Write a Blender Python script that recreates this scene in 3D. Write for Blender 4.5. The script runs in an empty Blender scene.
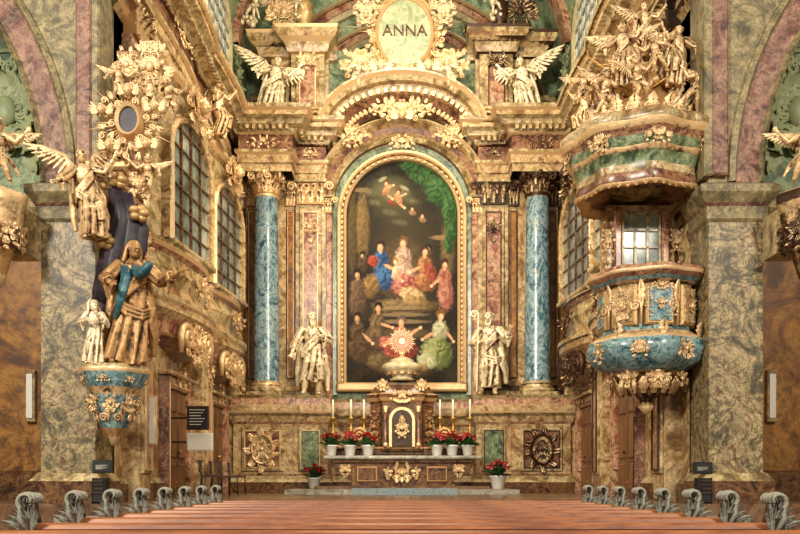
import bpy, math, random
import numpy as np
from math import sin, cos, pi
from mathutils import Vector, Matrix
from contextlib import contextmanager

F=800.0; ZC=1.2
def X(px,Y): return (px-402)*Y/F
def Z(py,Y): return ZC+(478-py)*Y/F
def T(x,y,z): return Matrix.Translation((x,y,z))
def R(a,ax): return Matrix.Rotation(a,4,ax)
def S(x,y,z): return Matrix.Diagonal((x,y,z,1))
SC=bpy.context.scene
try: SC.view_settings.view_transform='Standard'
except Exception: pass

# ------------------------------------------------------------ materials
def lin(h):
    h=h.lstrip('#'); c=[int(h[i:i+2],16)/255 for i in (0,2,4)]
    return tuple((x/12.92 if x<=.04045 else ((x+.055)/1.055)**2.4) for x in c)+(1,)
MATS={}
def newmat(name):
    m=bpy.data.materials.new(name); m.use_nodes=True
    nt=m.node_tree; b=nt.nodes['Principled BSDF']; MATS[name]=m
    return m,nt,b
def ramp(nt,cols,lo=.3,hi=.7):
    r=nt.nodes.new('ShaderNodeValToRGB'); e=r.color_ramp.elements
    n=len(cols)
    while len(e)<n: e.new(.5)
    for i,c in enumerate(cols):
        e[i].position=lo+(hi-lo)*i/(n-1); e[i].color=lin(c)
    return r
def marble(name,cols,scale=1.0,vein=None,va=.6,rough=.3,dist=1.0,bump=.0,stretch=(1,1,1),grit=.0):
    m,nt,b=newmat(name); L=nt.links.new
    tc=nt.nodes.new('ShaderNodeTexCoord'); mp=nt.nodes.new('ShaderNodeMapping')
    mp.inputs['Scale'].default_value=stretch
    L(tc.outputs['Object'],mp.inputs['Vector'])
    n=nt.nodes.new('ShaderNodeTexNoise'); n.inputs['Scale'].default_value=scale
    n.inputs['Detail'].default_value=10; n.inputs['Roughness'].default_value=.72; n.inputs['Distortion'].default_value=dist
    L(mp.outputs[0],n.inputs['Vector'])
    r=ramp(nt,cols,.39,.62); L(n.outputs['Fac'],r.inputs[0]); out=r.outputs[0]
    if vein:
        for (k,off,w,vc,am) in ((.9,7.3,.03,vein,va),(2.6,3.1,.025,cols[0],min(1,va*1.3))):
            n2=nt.nodes.new('ShaderNodeTexNoise'); n2.inputs['Scale'].default_value=scale*k
            n2.inputs['Detail'].default_value=5; n2.inputs['Distortion'].default_value=2.2
            mp2=nt.nodes.new('ShaderNodeMapping'); mp2.inputs['Location'].default_value=(off,2.1,4.4); L(mp.outputs[0],mp2.inputs[0])
            L(mp2.outputs[0],n2.inputs['Vector'])
            s=nt.nodes.new('ShaderNodeMath'); s.operation='SUBTRACT'; s.inputs[1].default_value=.5; L(n2.outputs['Fac'],s.inputs[0])
            a=nt.nodes.new('ShaderNodeMath'); a.operation='ABSOLUTE'; L(s.outputs[0],a.inputs[0])
            mr=nt.nodes.new('ShaderNodeMapRange'); mr.inputs[1].default_value=0; mr.inputs[2].default_value=w
            mr.inputs[3].default_value=am; mr.inputs[4].default_value=0; L(a.outputs[0],mr.inputs[0])
            mx=nt.nodes.new('ShaderNodeMix'); mx.data_type='RGBA'
            L(mr.outputs[0],mx.inputs[0]); L(out,mx.inputs[6]); mx.inputs[7].default_value=lin(vc); out=mx.outputs[2]
    if grit:
        n3=nt.nodes.new('ShaderNodeTexNoise'); n3.inputs['Scale'].default_value=scale*5; n3.inputs['Detail'].default_value=6; n3.inputs['Roughness'].default_value=.75
        L(mp.outputs[0],n3.inputs['Vector'])
        mr=nt.nodes.new('ShaderNodeMapRange'); mr.inputs[1].default_value=.36; mr.inputs[2].default_value=.64; mr.inputs[3].default_value=1-grit*1.5; mr.inputs[4].default_value=1+grit
        L(n3.outputs['Fac'],mr.inputs[0])
        mx=nt.nodes.new('ShaderNodeVectorMath'); mx.operation='SCALE'; L(out,mx.inputs[0]); L(mr.outputs[0],mx.inputs['Scale']); out=mx.outputs[0]
    L(out,b.inputs['Base Color']); b.inputs['Roughness'].default_value=rough
    if bump:
        bp=nt.nodes.new('ShaderNodeBump'); bp.inputs['Strength'].default_value=bump; bp.inputs['Distance'].default_value=.02
        L(n.outputs['Fac'],bp.inputs['Height']); L(bp.outputs[0],b.inputs['Normal'])
    return m
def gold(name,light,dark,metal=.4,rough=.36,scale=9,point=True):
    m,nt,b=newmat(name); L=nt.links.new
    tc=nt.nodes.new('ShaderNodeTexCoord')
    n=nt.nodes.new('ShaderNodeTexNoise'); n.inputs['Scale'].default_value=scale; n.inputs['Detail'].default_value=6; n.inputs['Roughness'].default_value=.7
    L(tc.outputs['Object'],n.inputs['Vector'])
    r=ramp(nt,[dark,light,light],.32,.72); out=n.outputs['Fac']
    if point:  # crevice shade painted into the gilding colour, paler on raised edges
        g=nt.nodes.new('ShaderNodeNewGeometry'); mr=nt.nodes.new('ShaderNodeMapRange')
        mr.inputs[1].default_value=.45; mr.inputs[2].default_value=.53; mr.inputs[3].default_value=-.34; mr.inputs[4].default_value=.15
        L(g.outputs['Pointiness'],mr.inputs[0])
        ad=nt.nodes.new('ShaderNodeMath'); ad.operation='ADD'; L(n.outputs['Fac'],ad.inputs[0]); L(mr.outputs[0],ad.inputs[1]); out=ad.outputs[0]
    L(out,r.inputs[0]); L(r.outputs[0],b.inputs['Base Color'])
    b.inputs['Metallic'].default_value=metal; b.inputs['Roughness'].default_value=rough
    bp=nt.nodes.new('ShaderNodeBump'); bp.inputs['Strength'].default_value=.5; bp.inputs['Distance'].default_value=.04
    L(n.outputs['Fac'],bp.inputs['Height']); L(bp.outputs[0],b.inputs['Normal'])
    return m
def plain(name,col,rough=.5): return marble(name,[col,col],3,rough=rough)
def _em(name,col,e):
    m,nt,b=newmat(name); b.inputs['Base Color'].default_value=lin(col)
    b.inputs['Emission Color'].default_value=lin(col); b.inputs['Emission Strength'].default_value=e; return m

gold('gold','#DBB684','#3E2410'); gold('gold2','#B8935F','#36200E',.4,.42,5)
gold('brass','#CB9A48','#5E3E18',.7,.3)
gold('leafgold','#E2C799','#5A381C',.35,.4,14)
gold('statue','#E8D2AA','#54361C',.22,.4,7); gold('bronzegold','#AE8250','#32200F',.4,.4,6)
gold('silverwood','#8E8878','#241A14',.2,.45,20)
marble('blue',['#2A4452','#537886','#9AB0B0','#3E6272'],2.4,'#BEC0AE',.55,.24,1.8,stretch=(1,1,.6),grit=.22)
marble('rose',['#5E3022','#925A42','#BC946E','#6A3E2E'],1.8,'#DCC09C',.5,.3,1.4,grit=.25)
marble('rosed',['#42221A','#704430','#966A4A','#4A2A20'],1.6,'#C09A72',.45,.3,1.4,grit=.25)
marble('tan',['#685232','#A08656','#CEB688','#7C623A'],1.5,'#4A3820',.45,.34,1.2,grit=.25)
marble('tanpink',['#74502E','#A68454','#CEB082','#80603A'],1.5,'#4E3622',.45,.34,1.2,grit=.25)
marble('pier',['#463E28','#80704A','#AC946A','#6A4C30'],1.5,'#32261A',.8,.45,2.6,grit=.3)
marble('pierrose',['#46281C','#74493A','#8E6A54','#543226'],1.5,'#A88A68',.45,.6,1.6,grit=.3)
marble('piertan',['#524830','#7A6C48','#98865C','#62543A'],1.5,'#3A3020',.4,.6,1.6,grit=.3)
marble('orange',['#54300F','#8A5820','#A4722E','#683F14'],.8,'#42240E',.45,.4,1.6,grit=.2)
marble('greenwall',['#4A5C42','#788A66','#A0AA80','#5C6C50'],1.1,'#5B5B3A',.35,.55,1.5,grit=.2)
marble('greenline',['#848C66','#A4A87C'],2,None,0,.5)
marble('greenmarb',['#2E3C2A','#586844','#84906C','#3E4C34'],1.7,'#B4B48E',.5,.28,1.5,grit=.25)
marble('bluegreen',['#284652','#4E767C','#86A4A4','#345A64'],3,'#C8C4A4',.5,.25,1.6,grit=.2)
marble('brownmarb',['#2A180E','#523220','#74502F','#36221A'],2.2,'#A07848',.4,.26,1.6,grit=.2)
marble('cream',['#9C8C66','#BCAA80','#CDBE98'],1.2,'#7A6440',.3,.5,grit=.15)
marble('floor',['#3E2C20','#6A4C34','#80644A'],1.4,'#2A1C12',.4,.25)
marble('stone',['#6E6A5C','#948E7C','#B0A896'],3,None,0,.4,grit=.2)
marble('pewwood',['#64321A','#8C4E28','#A8683C'],6,None,0,.4,.6,stretch=(.15,1,1),grit=.15)
marble('pewdark',['#22130C','#3E2618','#543624'],6,None,0,.45,.6,stretch=(.15,1,1))
marble('darkwood',['#22140C','#3E2818','#4E3420'],4,None,0,.35,.6)
marble('doorwood',['#482C16','#6E4828','#805632'],3,None,0,.4,.6,stretch=(1,1,.2))
marble('purple',['#140F12','#2A2028','#40323A'],4,None,0,.55,1)
marble('clothblue',['#143A44','#28545C','#4E7876'],4,None,0,.45,1)
marble('carpet',['#4E6068','#7C8C8C','#6A5A48'],9,None,0,.9)
marble('green',['#16301A','#2E5A24','#4E7A34'],9,None,0,.6)
plain('white','#DAD4C4'); plain('black','#12100e',.5); plain('red','#C02A28'); plain('pink','#D8605A'); plain('hostred','#B06454')
plain('candle','#EFE6C8'); plain('potwhite','#CFCAC0',.3)
_em('daylight','#A8B4A8',.45)
marble('pane',['#46504A','#7A8478','#AAB0A0'],.9,None,0,.12,.5)
marble('oval',['#7E8462','#9EA47C','#B4B48E'],3,None,0,.5)

# ------------------------------------------------------------ mesh builder
class MB:
    def __init__(s): s.v=[];s.f=[];s.m=[];s.s=[];s.M=Matrix.Identity(4)
    @contextmanager
    def at(s,M):
        o=s.M; s.M=o@M
        yield
        s.M=o
    def add(s,vs,fs,mat,smooth=False):
        b=len(s.v); M=s.M
        s.v.extend([tuple(M@Vector(v)) for v in vs])
        for i,f in enumerate(fs):
            s.f.append(tuple(b+k for k in f)); s.m.append(mat if isinstance(mat,str) else mat[i]); s.s.append(smooth)
    def box(s,x0,x1,y0,y1,z0,z1,mat,bev=0):
        if bev:
            vs=[(x0,y1,z0),(x1,y1,z0),(x1,y1,z1),(x0,y1,z1),(x0,y0+bev,z0),(x1,y0+bev,z0),(x1,y0+bev,z1),(x0,y0+bev,z1),
                (x0+bev,y0,z0+bev),(x1-bev,y0,z0+bev),(x1-bev,y0,z1-bev),(x0+bev,y0,z1-bev)]
            fs=[(3,2,1,0),(0,1,5,4),(1,2,6,5),(2,3,7,6),(3,0,4,7),(4,5,9,8),(5,6,10,9),(6,7,11,10),(7,4,8,11),(8,9,10,11)]
        else:
            vs=[(x0,y0,z0),(x1,y0,z0),(x1,y1,z0),(x0,y1,z0),(x0,y0,z1),(x1,y0,z1),(x1,y1,z1),(x0,y1,z1)]
            fs=[(3,2,1,0),(4,5,6,7),(0,1,5,4),(1,2,6,5),(2,3,7,6),(3,0,4,7)]
        s.add(vs,fs,mat)
    def lathe(s,prof,mat,seg=24,smooth=True,mod=None,cap=True):
        vs=[];fs=[];ms=[]
        for p in prof:
            for j in range(seg):
                a=2*pi*j/seg; r=p[0]*(mod(a,p[1]) if mod else 1)
                vs.append((r*cos(a),r*sin(a),p[1]))
        for i in range(len(prof)-1):
            for j in range(seg):
                fs.append((i*seg+j,i*seg+(j+1)%seg,(i+1)*seg+(j+1)%seg,(i+1)*seg+j)); ms.append(prof[i][2] if len(prof[i])>2 else mat)
        if cap:
            fs.append(tuple(range(seg-1,-1,-1))); ms.append(ms[0])
            k=(len(prof)-1)*seg; fs.append(tuple(range(k,k+seg))); ms.append(ms[-2])
        s.add(vs,fs,ms,smooth)
    def tube(s,pts,rad,mat,seg=7,flat=1.0,smooth=True,fold=0,fk=3):
        pts=[Vector(p) for p in pts]; n=len(pts)
        if not hasattr(rad,'__len__'): rad=[rad]*n
        vs=[];fs=[];up=None
        for i,p in enumerate(pts):
            d=(pts[min(i+1,n-1)]-pts[max(i-1,0)])
            if d.length<1e-9: d=Vector((0,0,1))
            d.normalize()
            if up is None:
                up=Vector((1,0,0)) if abs(d.x)<.8 else Vector((0,0,1))
            a=(up-d*up.dot(d)).normalized(); up=a; b=d.cross(a)
            for j in range(seg):
                t=2*pi*j/seg; q=rad[i]*(1+fold*sin(fk*t+i*.3))
                vs.append(p+a*(q*cos(t))+b*(q*flat*sin(t)))
        for i in range(n-1):
            for j in range(seg):
                fs.append((i*seg+j,i*seg+(j+1)%seg,(i+1)*seg+(j+1)%seg,(i+1)*seg+j))
        fs.append(tuple(range(seg-1,-1,-1))); fs.append(tuple(range((n-1)*seg,n*seg)))
        s.add(vs,fs,mat,smooth)
    def ell(s,c,r,mat,seg=10,rings=7,rot=None):
        vs=[(0,0,-1)];fs=[]
        for i in range(1,rings):
            ph=-pi/2+pi*i/rings
            for j in range(seg): vs.append((cos(ph)*cos(2*pi*j/seg),cos(ph)*sin(2*pi*j/seg),sin(ph)))
        vs.append((0,0,1)); top=len(vs)-1
        for j in range(seg):
            fs.append((0,1+(j+1)%seg,1+j)); k=1+(rings-2)*seg; fs.append((top,k+j,k+(j+1)%seg))
        for i in range(rings-2):
            for j in range(seg):
                a=1+i*seg; b=a+seg; fs.append((a+j,a+(j+1)%seg,b+(j+1)%seg,b+j))
        if not hasattr(r,'__len__'): r=(r,r,r)
        M=T(*c)@(rot if rot else Matrix.Identity(4))@S(*r)
        with s.at(M): s.add(vs,fs,mat,True)
    def sweep(s,path,prof,ax='xy',sgn=1,closed=False,smooth=False,cap=False):
        P=[Vector(p) for p in path]; n=len(P); N=[]
        def nr(a,b):
            d=b-a
            if d.length<1e-9: return Vector((0,0))
            d.normalize(); return Vector((d.y,-d.x))*sgn
        for i in range(n):
            n1=nr(P[i-1],P[i]) if (i>0 or closed) else None
            n2=nr(P[i],P[(i+1)%n]) if (i<n-1 or closed) else None
            if n1 is None: N.append(n2);continue
            if n2 is None: N.append(n1);continue
            m=n1+n2
            if m.length<1e-6: N.append(n1);continue
            m.normalize(); c=max(.35,m.dot(n1)); N.append(m/c)
        vs=[];fs=[];ms=[];k=len(prof)
        for i in range(n):
            for pr in prof:
                q=P[i]+N[i]*pr[0]
                vs.append((q.x,q.y,pr[1]) if ax=='xy' else (q.x,pr[1],q.y))
        for i in range(n if closed else n-1):
            for j in range(k-1):
                a=i*k+j; b=((i+1)%n)*k+j
                fs.append((a,b,b+1,a+1)); ms.append(prof[j][2])
        if cap and not closed:
            fs.append(tuple(range(k))); ms.append(prof[0][2]); fs.append(tuple(range((n-1)*k,n*k))); ms.append(prof[0][2])
        s.add(vs,fs,ms,smooth)
    def prism(s,poly,y0,y1,mat,smooth=False):
        n=len(poly); vs=[(p[0],y0,p[1]) for p in poly]+[(p[0],y1,p[1]) for p in poly]
        fs=[tuple(range(n)),tuple(range(2*n-1,n-1,-1))]+[(i,i+n,(i+1)%n+n,(i+1)%n) for i in range(n)]
        s.add(vs,fs,mat,smooth)
    def leaf(s,L,W,mat,curl=.5,n=8,lobes=3):
        y=z=0;vs=[];fs=[];ds=L/n
        for i in range(n+1):
            t=i/n; th=curl*pi*t*t
            w=W*.5*(max(0,sin(pi*min(1,t*.88+.1)))**.7)*(1+.28*cos(t*lobes*2*pi))+.002
            vs+=[(-w,y+.3*w,z),(-w*.45,y-.3*w,z),(0,y+.05*w,z),(w*.45,y-.3*w,z),(w,y+.3*w,z)]
            y-=sin(th)*ds; z+=cos(th)*ds
        for i in range(n):
            for j in range(4):
                a=i*5+j; fs.append((a,a+1,a+6,a+5))
        s.add(vs,fs,mat,True)
    def scroll(s,r,mat,turns=1.6,th=.22,dir=1,tail=1.2,n=16,ax='xz'):
        pts=[(0,0,-tail*r)];rad=[r*th*.5]
        for i in range(n+1):
            t=i/n; a=t*turns*2*pi; q=r*(1-.82*t)
            pts.append((dir*(q*cos(a)-r),-.25*r*t,q*sin(a))); rad.append(r*th*(1-.45*t))
        s.tube(pts,rad,mat,6)
    def obj(s,name,origin=None,parent=None):
        me=bpy.data.meshes.new(name)
        V=s.v
        if origin is None and V:
            a=np.array(V); origin=((a[:,0].min()+a[:,0].max())/2,(a[:,1].min()+a[:,1].max())/2,a[:,2].min())
        o=origin
        me.from_pydata([(v[0]-o[0],v[1]-o[1],v[2]-o[2]) for v in V],[],s.f)
        names=list(dict.fromkeys(s.m)); idx={k:i for i,k in enumerate(names)}
        for k in names: me.materials.append(MATS[k])
        me.polygons.foreach_set('material_index',[idx[k] for k in s.m])
        me.polygons.foreach_set('use_smooth',s.s)
        me.update()
        ob=bpy.data.objects.new(name,me); SC.collection.objects.link(ob)
        ob.location=o
        if parent: 
            ob.parent=parent; ob.location=Vector(o)-parent.location
        return ob

# ------------------------------------------------------------ ornaments
def rocaille(mb,w,h,mat='gold',seed=0,n=12,boss=True,depth=.06,ls=.25):
    rnd=random.Random(seed); s=min(w,h); n=int(n*1.7)
    for i in range(n):
        a=-pi/2+pi*(i+rnd.random())/n; r=rnd.uniform(.12,.82)
        x=cos(a)*r*w/2; z=sin(a)*r*h/2; kind=rnd.random(); L=s*rnd.uniform(.7,1.4)*ls; c=rnd.uniform(.2,.7); da=rnd.uniform(-.9,.9); yy=-rnd.random()*depth
        for sg in (1,-1):
            with mb.at(T(sg*x,yy,z)@R(sg*(pi/2-a+da),'Y')):
                if kind<.6: mb.leaf(L,L*.55,mat,c)
                else: mb.scroll(L*.36,mat,1.5,.24,sg if kind<.8 else -sg)
    if boss:
        mb.ell((0,-depth,0),(s*.1,s*.08,s*.13),mat)
        for k in range(7):
            with mb.at(T(0,-depth*.8,0)@R((k-3)*.45,'Y')@T(0,0,s*.07)): mb.leaf(s*.24,s*.1,mat,.35)
def medallion(mb,w,h,seed,mat='gold'):
    ov=[(w*.28*cos(2*pi*i/24),h*.3*sin(2*pi*i/24)) for i in range(24)]
    mb.prism(ov,-.06,.03,'tan')
    mb.sweep(list(reversed(ov)),[(0,0,mat),(0,-.08,mat),(.04,-.11,mat),(.08,0,mat)],'xz',-1,closed=True)
    with mb.at(T(0,-.08,0)): rocaille(mb,w*.5,h*.5,mat,seed,12,True,.03)
    for i in range(26):
        a=2*pi*i/26
        with mb.at(T(w*.36*cos(a),-.03,h*.38*sin(a))@R(pi/2-a+.5*(i%3-1),'Y')):
            mb.leaf(w*.24,w*.12,mat,.4) if i%3 else mb.scroll(w*.07,mat,1.5,.28)
def cherub(mb,r,mat):
    mb.ell((0,-r*.4,0),(r*.8,r*.85,r),mat)
    mb.ell((0,-r*1.25,-.05*r),(r*.14,r*.18,r*.18),mat,6,4)
    for sg in (1,-1):
        mb.ell((sg*r*.35,-r*1.02,-.25*r),(r*.28,r*.25,r*.25),mat,6,4)
        mb.ell((sg*r*.3,-r*1.12,.12*r),(r*.12,r*.1,r*.08),mat,6,4)
        for k in range(5): mb.ell((sg*r*(.15+.18*k),-r*(.5-.1*k),r*(.95-.16*k)),r*.3,mat,6,4)
        for k in range(5):
            with mb.at(T(sg*r*.6,0,-.3*r)@R(sg*(.7+k*.28),'Y')): mb.leaf(r*(2.4-.2*k),r*.6,mat,.15)
def capital(mb,w,h,mat='gold',round_=False):
    r=w/2
    if round_:
        mb.lathe([(r*.8,0),(r*.9,h*.05),(r*.82,h*.1),(r*.8,h*.5),(r*.95,h*.82)],'bronzegold',20)
        for row,(k,hh,z0) in enumerate(((10,.45,.08),(10,.42,.38))):
            for i in range(k):
                a=2*pi*(i+.5*row)/k
                with mb.at(R(a,'Z')@T(0,-r*.84,h*z0)): mb.leaf(h*hh*1.1,r*.48,mat,.62)
        for a in (pi/4,3*pi/4,5*pi/4,7*pi/4):
            with mb.at(R(a,'Z')@T(0,-r*1.0,h*.72)@R(pi/2,'Z')): mb.scroll(h*.2,mat,1.6,.3,1,.8)
            for sg in (1,-1):
                with mb.at(R(a+sg*.35,'Z')@T(0,-r*1.08,h*.72)): mb.scroll(h*.16,mat,1.6,.3,-sg,.8)
        mb.box(-r*1.18,r*1.18,-r*1.18,r*1.18,h*.88,h,'tan')
        for k in range(4):
            with mb.at(R(k*pi/2,'Z')@T(0,-r*1.2,h*.85)): mb.ell((0,0,0),(h*.12,h*.08,h*.13),mat,8,6)
    else:
        mb.box(-r*.9,r*.9,-.04,.2,0,h*.88,'bronzegold')
        for row,(k,hh,z0) in enumerate(((3,.45,.05),(4,.42,.35))):
            for i in range(k):
                x=(i-(k-1)/2)*w*.9/k
                with mb.at(T(x,-.05,h*z0)): mb.leaf(h*hh*1.2,w/k*.85,mat,.62)
        for sg in (1,-1):
            with mb.at(T(sg*r*.95,-.08,h*.72)): mb.scroll(h*.2,mat,1.6,.3,-sg,.5)
            with mb.at(T(sg*r*.5,-.08,h*.70)): mb.scroll(h*.14,mat,1.6,.3,sg,.5)
        mb.box(-r*1.1,r*1.1,-.16,.2,h*.88,h,'tan')
def panel(mb,x0,x1,z0,z1,y,frame,inner,b=.06,gilt=True):
    mb.box(x0,x1,y-.05,y+.02,z0,z1,frame,.02)
    mb.box(x0+b,x1-b,y-.055,y,z0+b,z1-b,inner)
    if gilt:
        for (a,c,e,f) in ((x0+b*.8,x1-b*.8,z0+b*.8,z0+b*1.1),(x0+b*.8,x1-b*.8,z1-b*1.1,z1-b*.8),(x0+b*.8,x0+b*1.1,z0+b,z1-b),(x1-b*1.1,x1-b*.8,z0+b,z1-b)):
            mb.box(a,c,y-.085,y-.05,e,f,'gold')

# ------------------------------------------------------------ figures
def lerp(a,b,t): return tuple(a[i]+(b[i]-a[i])*t for i in range(3))
def frame_(z,yh=(0,1,0)):
    z=Vector(z).normalized(); y=Vector(yh); y=(y-z*y.dot(z)); y.normalize(); x=y.cross(z)
    return Matrix((x,y,z)).transposed().to_4x4()
def hand(mb,w,d,s,sg):
    d=Vector(d).normalized(); up=Vector((0,-1,0)); side=d.cross(up)
    if side.length<.1: side=Vector((1,0,0))
    side.normalize(); up=side.cross(d)
    w=Vector(w); pc=w+d*s*.45
    M=Matrix((side,up,d)).transposed().to_4x4()
    mb.ell(pc,(s*.26,s*.13,s*.42),'x',8,6,rot=M)
    for k,(o,l) in enumerate(((-.2,.62),(-.07,.7),(.07,.66),(.2,.5))):
        a=pc+side*o*s+d*s*.3; b=a+d*s*l*.5+side*o*s*.4; c=b+d*s*l*.4-up*s*.18
        mb.tube([a,b,c],[s*.075,s*.065,s*.05],'x',5)
    a=w+side*sg*s*.2+d*s*.2; mb.tube([a,a+side*sg*s*.25+d*s*.2,a+side*sg*s*.33+d*s*.45],[s*.085,s*.075,s*.055],'x',5)
def head(mb,c,s,yaw=0,tilt=0,beard=False,hair='short',veil=False,mitre=False,seed=1):
    rnd=random.Random(seed)
    with mb.at(T(*c)@R(yaw,'Z')@R(tilt,'X')):
        mb.ell((0,0,0),(s*.37,s*.44,s*.5),'x',14,10)
        mb.ell((0,-s*.12,-s*.22),(s*.27,s*.3,s*.27),'x')
        mb.tube([(0,-s*.38,s*.08),(0,-s*.52,-s*.08),(0,-s*.42,-s*.12)],[s*.04,s*.075,s*.05],'x',5)
        mb.ell((0,-s*.41,s*.14),(s*.27,s*.07,s*.05),'x',8,4)
        mb.ell((0,-s*.4,-s*.24),(s*.11,s*.06,s*.04),'x',8,4)
        for sg in (1,-1):
            mb.ell((sg*s*.14,-s*.37,s*.03),(s*.07,s*.05,s*.045),'x',6,4)
            mb.ell((sg*s*.37,0,-s*.02),(s*.05,s*.1,s*.12),'x',6,4)
        if hair=='short':
            for k in range(26):
                a=rnd.uniform(.2,2*pi-.2)-pi/2; e=rnd.uniform(0,1.4)
                mb.ell((cos(a)*cos(e)*s*.4,sin(a)*cos(e)*s*.46+s*.04,sin(e)*s*.5+s*.04),s*rnd.uniform(.1,.16),'x',6,4)
        if hair=='long':
            for k in range(14):
                a=pi*k/13; p=(cos(a)*s*.42,sin(a)*s*.35+s*.05,s*.2)
                mb.tube([(p[0]*.5,p[1]*.6,s*.5),p,(p[0]*1.1,p[1]*1.2,-s*.3),(p[0]*1.3,p[1]*1.3,-s*.8)],[s*.1,s*.12,s*.12,s*.05],'x',6)
        if beard:
            for k in range(12):
                x=rnd.uniform(-.26,.26)*s
                mb.tube([(x,-s*.28,-s*.22),(x*.9,-s*.42,-s*.5),(x*.4,-s*.36,-s*rnd.uniform(.7,.95))],[s*.1,s*.1,s*.04],'x',5)
        if veil:
            mb.ell((0,s*.14,s*.1),(s*.46,s*.44,s*.52),'x')
            for k in range(9):
                a=pi*k/8; x=cos(a)*s*.44; y=s*.1+sin(a)*s*.35
                mb.tube([(x*.6,y,s*.4),(x,y,0),(x*1.15,y*1.1,-s*.6),(x*1.5,y*1.2,-s*1.1)],[s*.13,s*.13,s*.14,s*.12],'x',6)
        if mitre:
            mb.tube([(0,s*.02,s*.3),(0,s*.02,s*.7),(0,s*.02,s*1.15)],[s*.42,s*.46,s*.08],'x',10,.6)
def wing(mb,root,sg,L,up=.5,back=.25,th=.013):
    r=Vector(root)
    w1=r+Vector((sg*.30*L,back*.5*L,(.1+up*.7)*L)); w2=w1+Vector((sg*.42*L,back*.3*L,(up*.4-.05)*L))
    mb.tube([r,lerp(r,w1,.5),w1,lerp(w1,w2,.6),w2],[.03,.034,.034,.026,.014],'x',7,.7)
    for k in range(12):
        t=k/11; P=Vector(lerp(r,w1,t*2)) if t<.5 else Vector(lerp(w1,w2,t*2-1))
        ang=-1.45+1.65*t; d=Vector((sg*cos(ang),.12,sin(ang))).normalized(); l=L*(.42+.28*t)
        mb.ell(P+d*l*.48,(L*.055,th,l*.5),'x',8,8,rot=frame_(d))
        l2=l*.5; mb.ell(P+d*l2*.45+Vector((0,-th*.9,0)),(L*.06,th,l2*.5),'x',8,6,rot=frame_(d))
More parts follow.
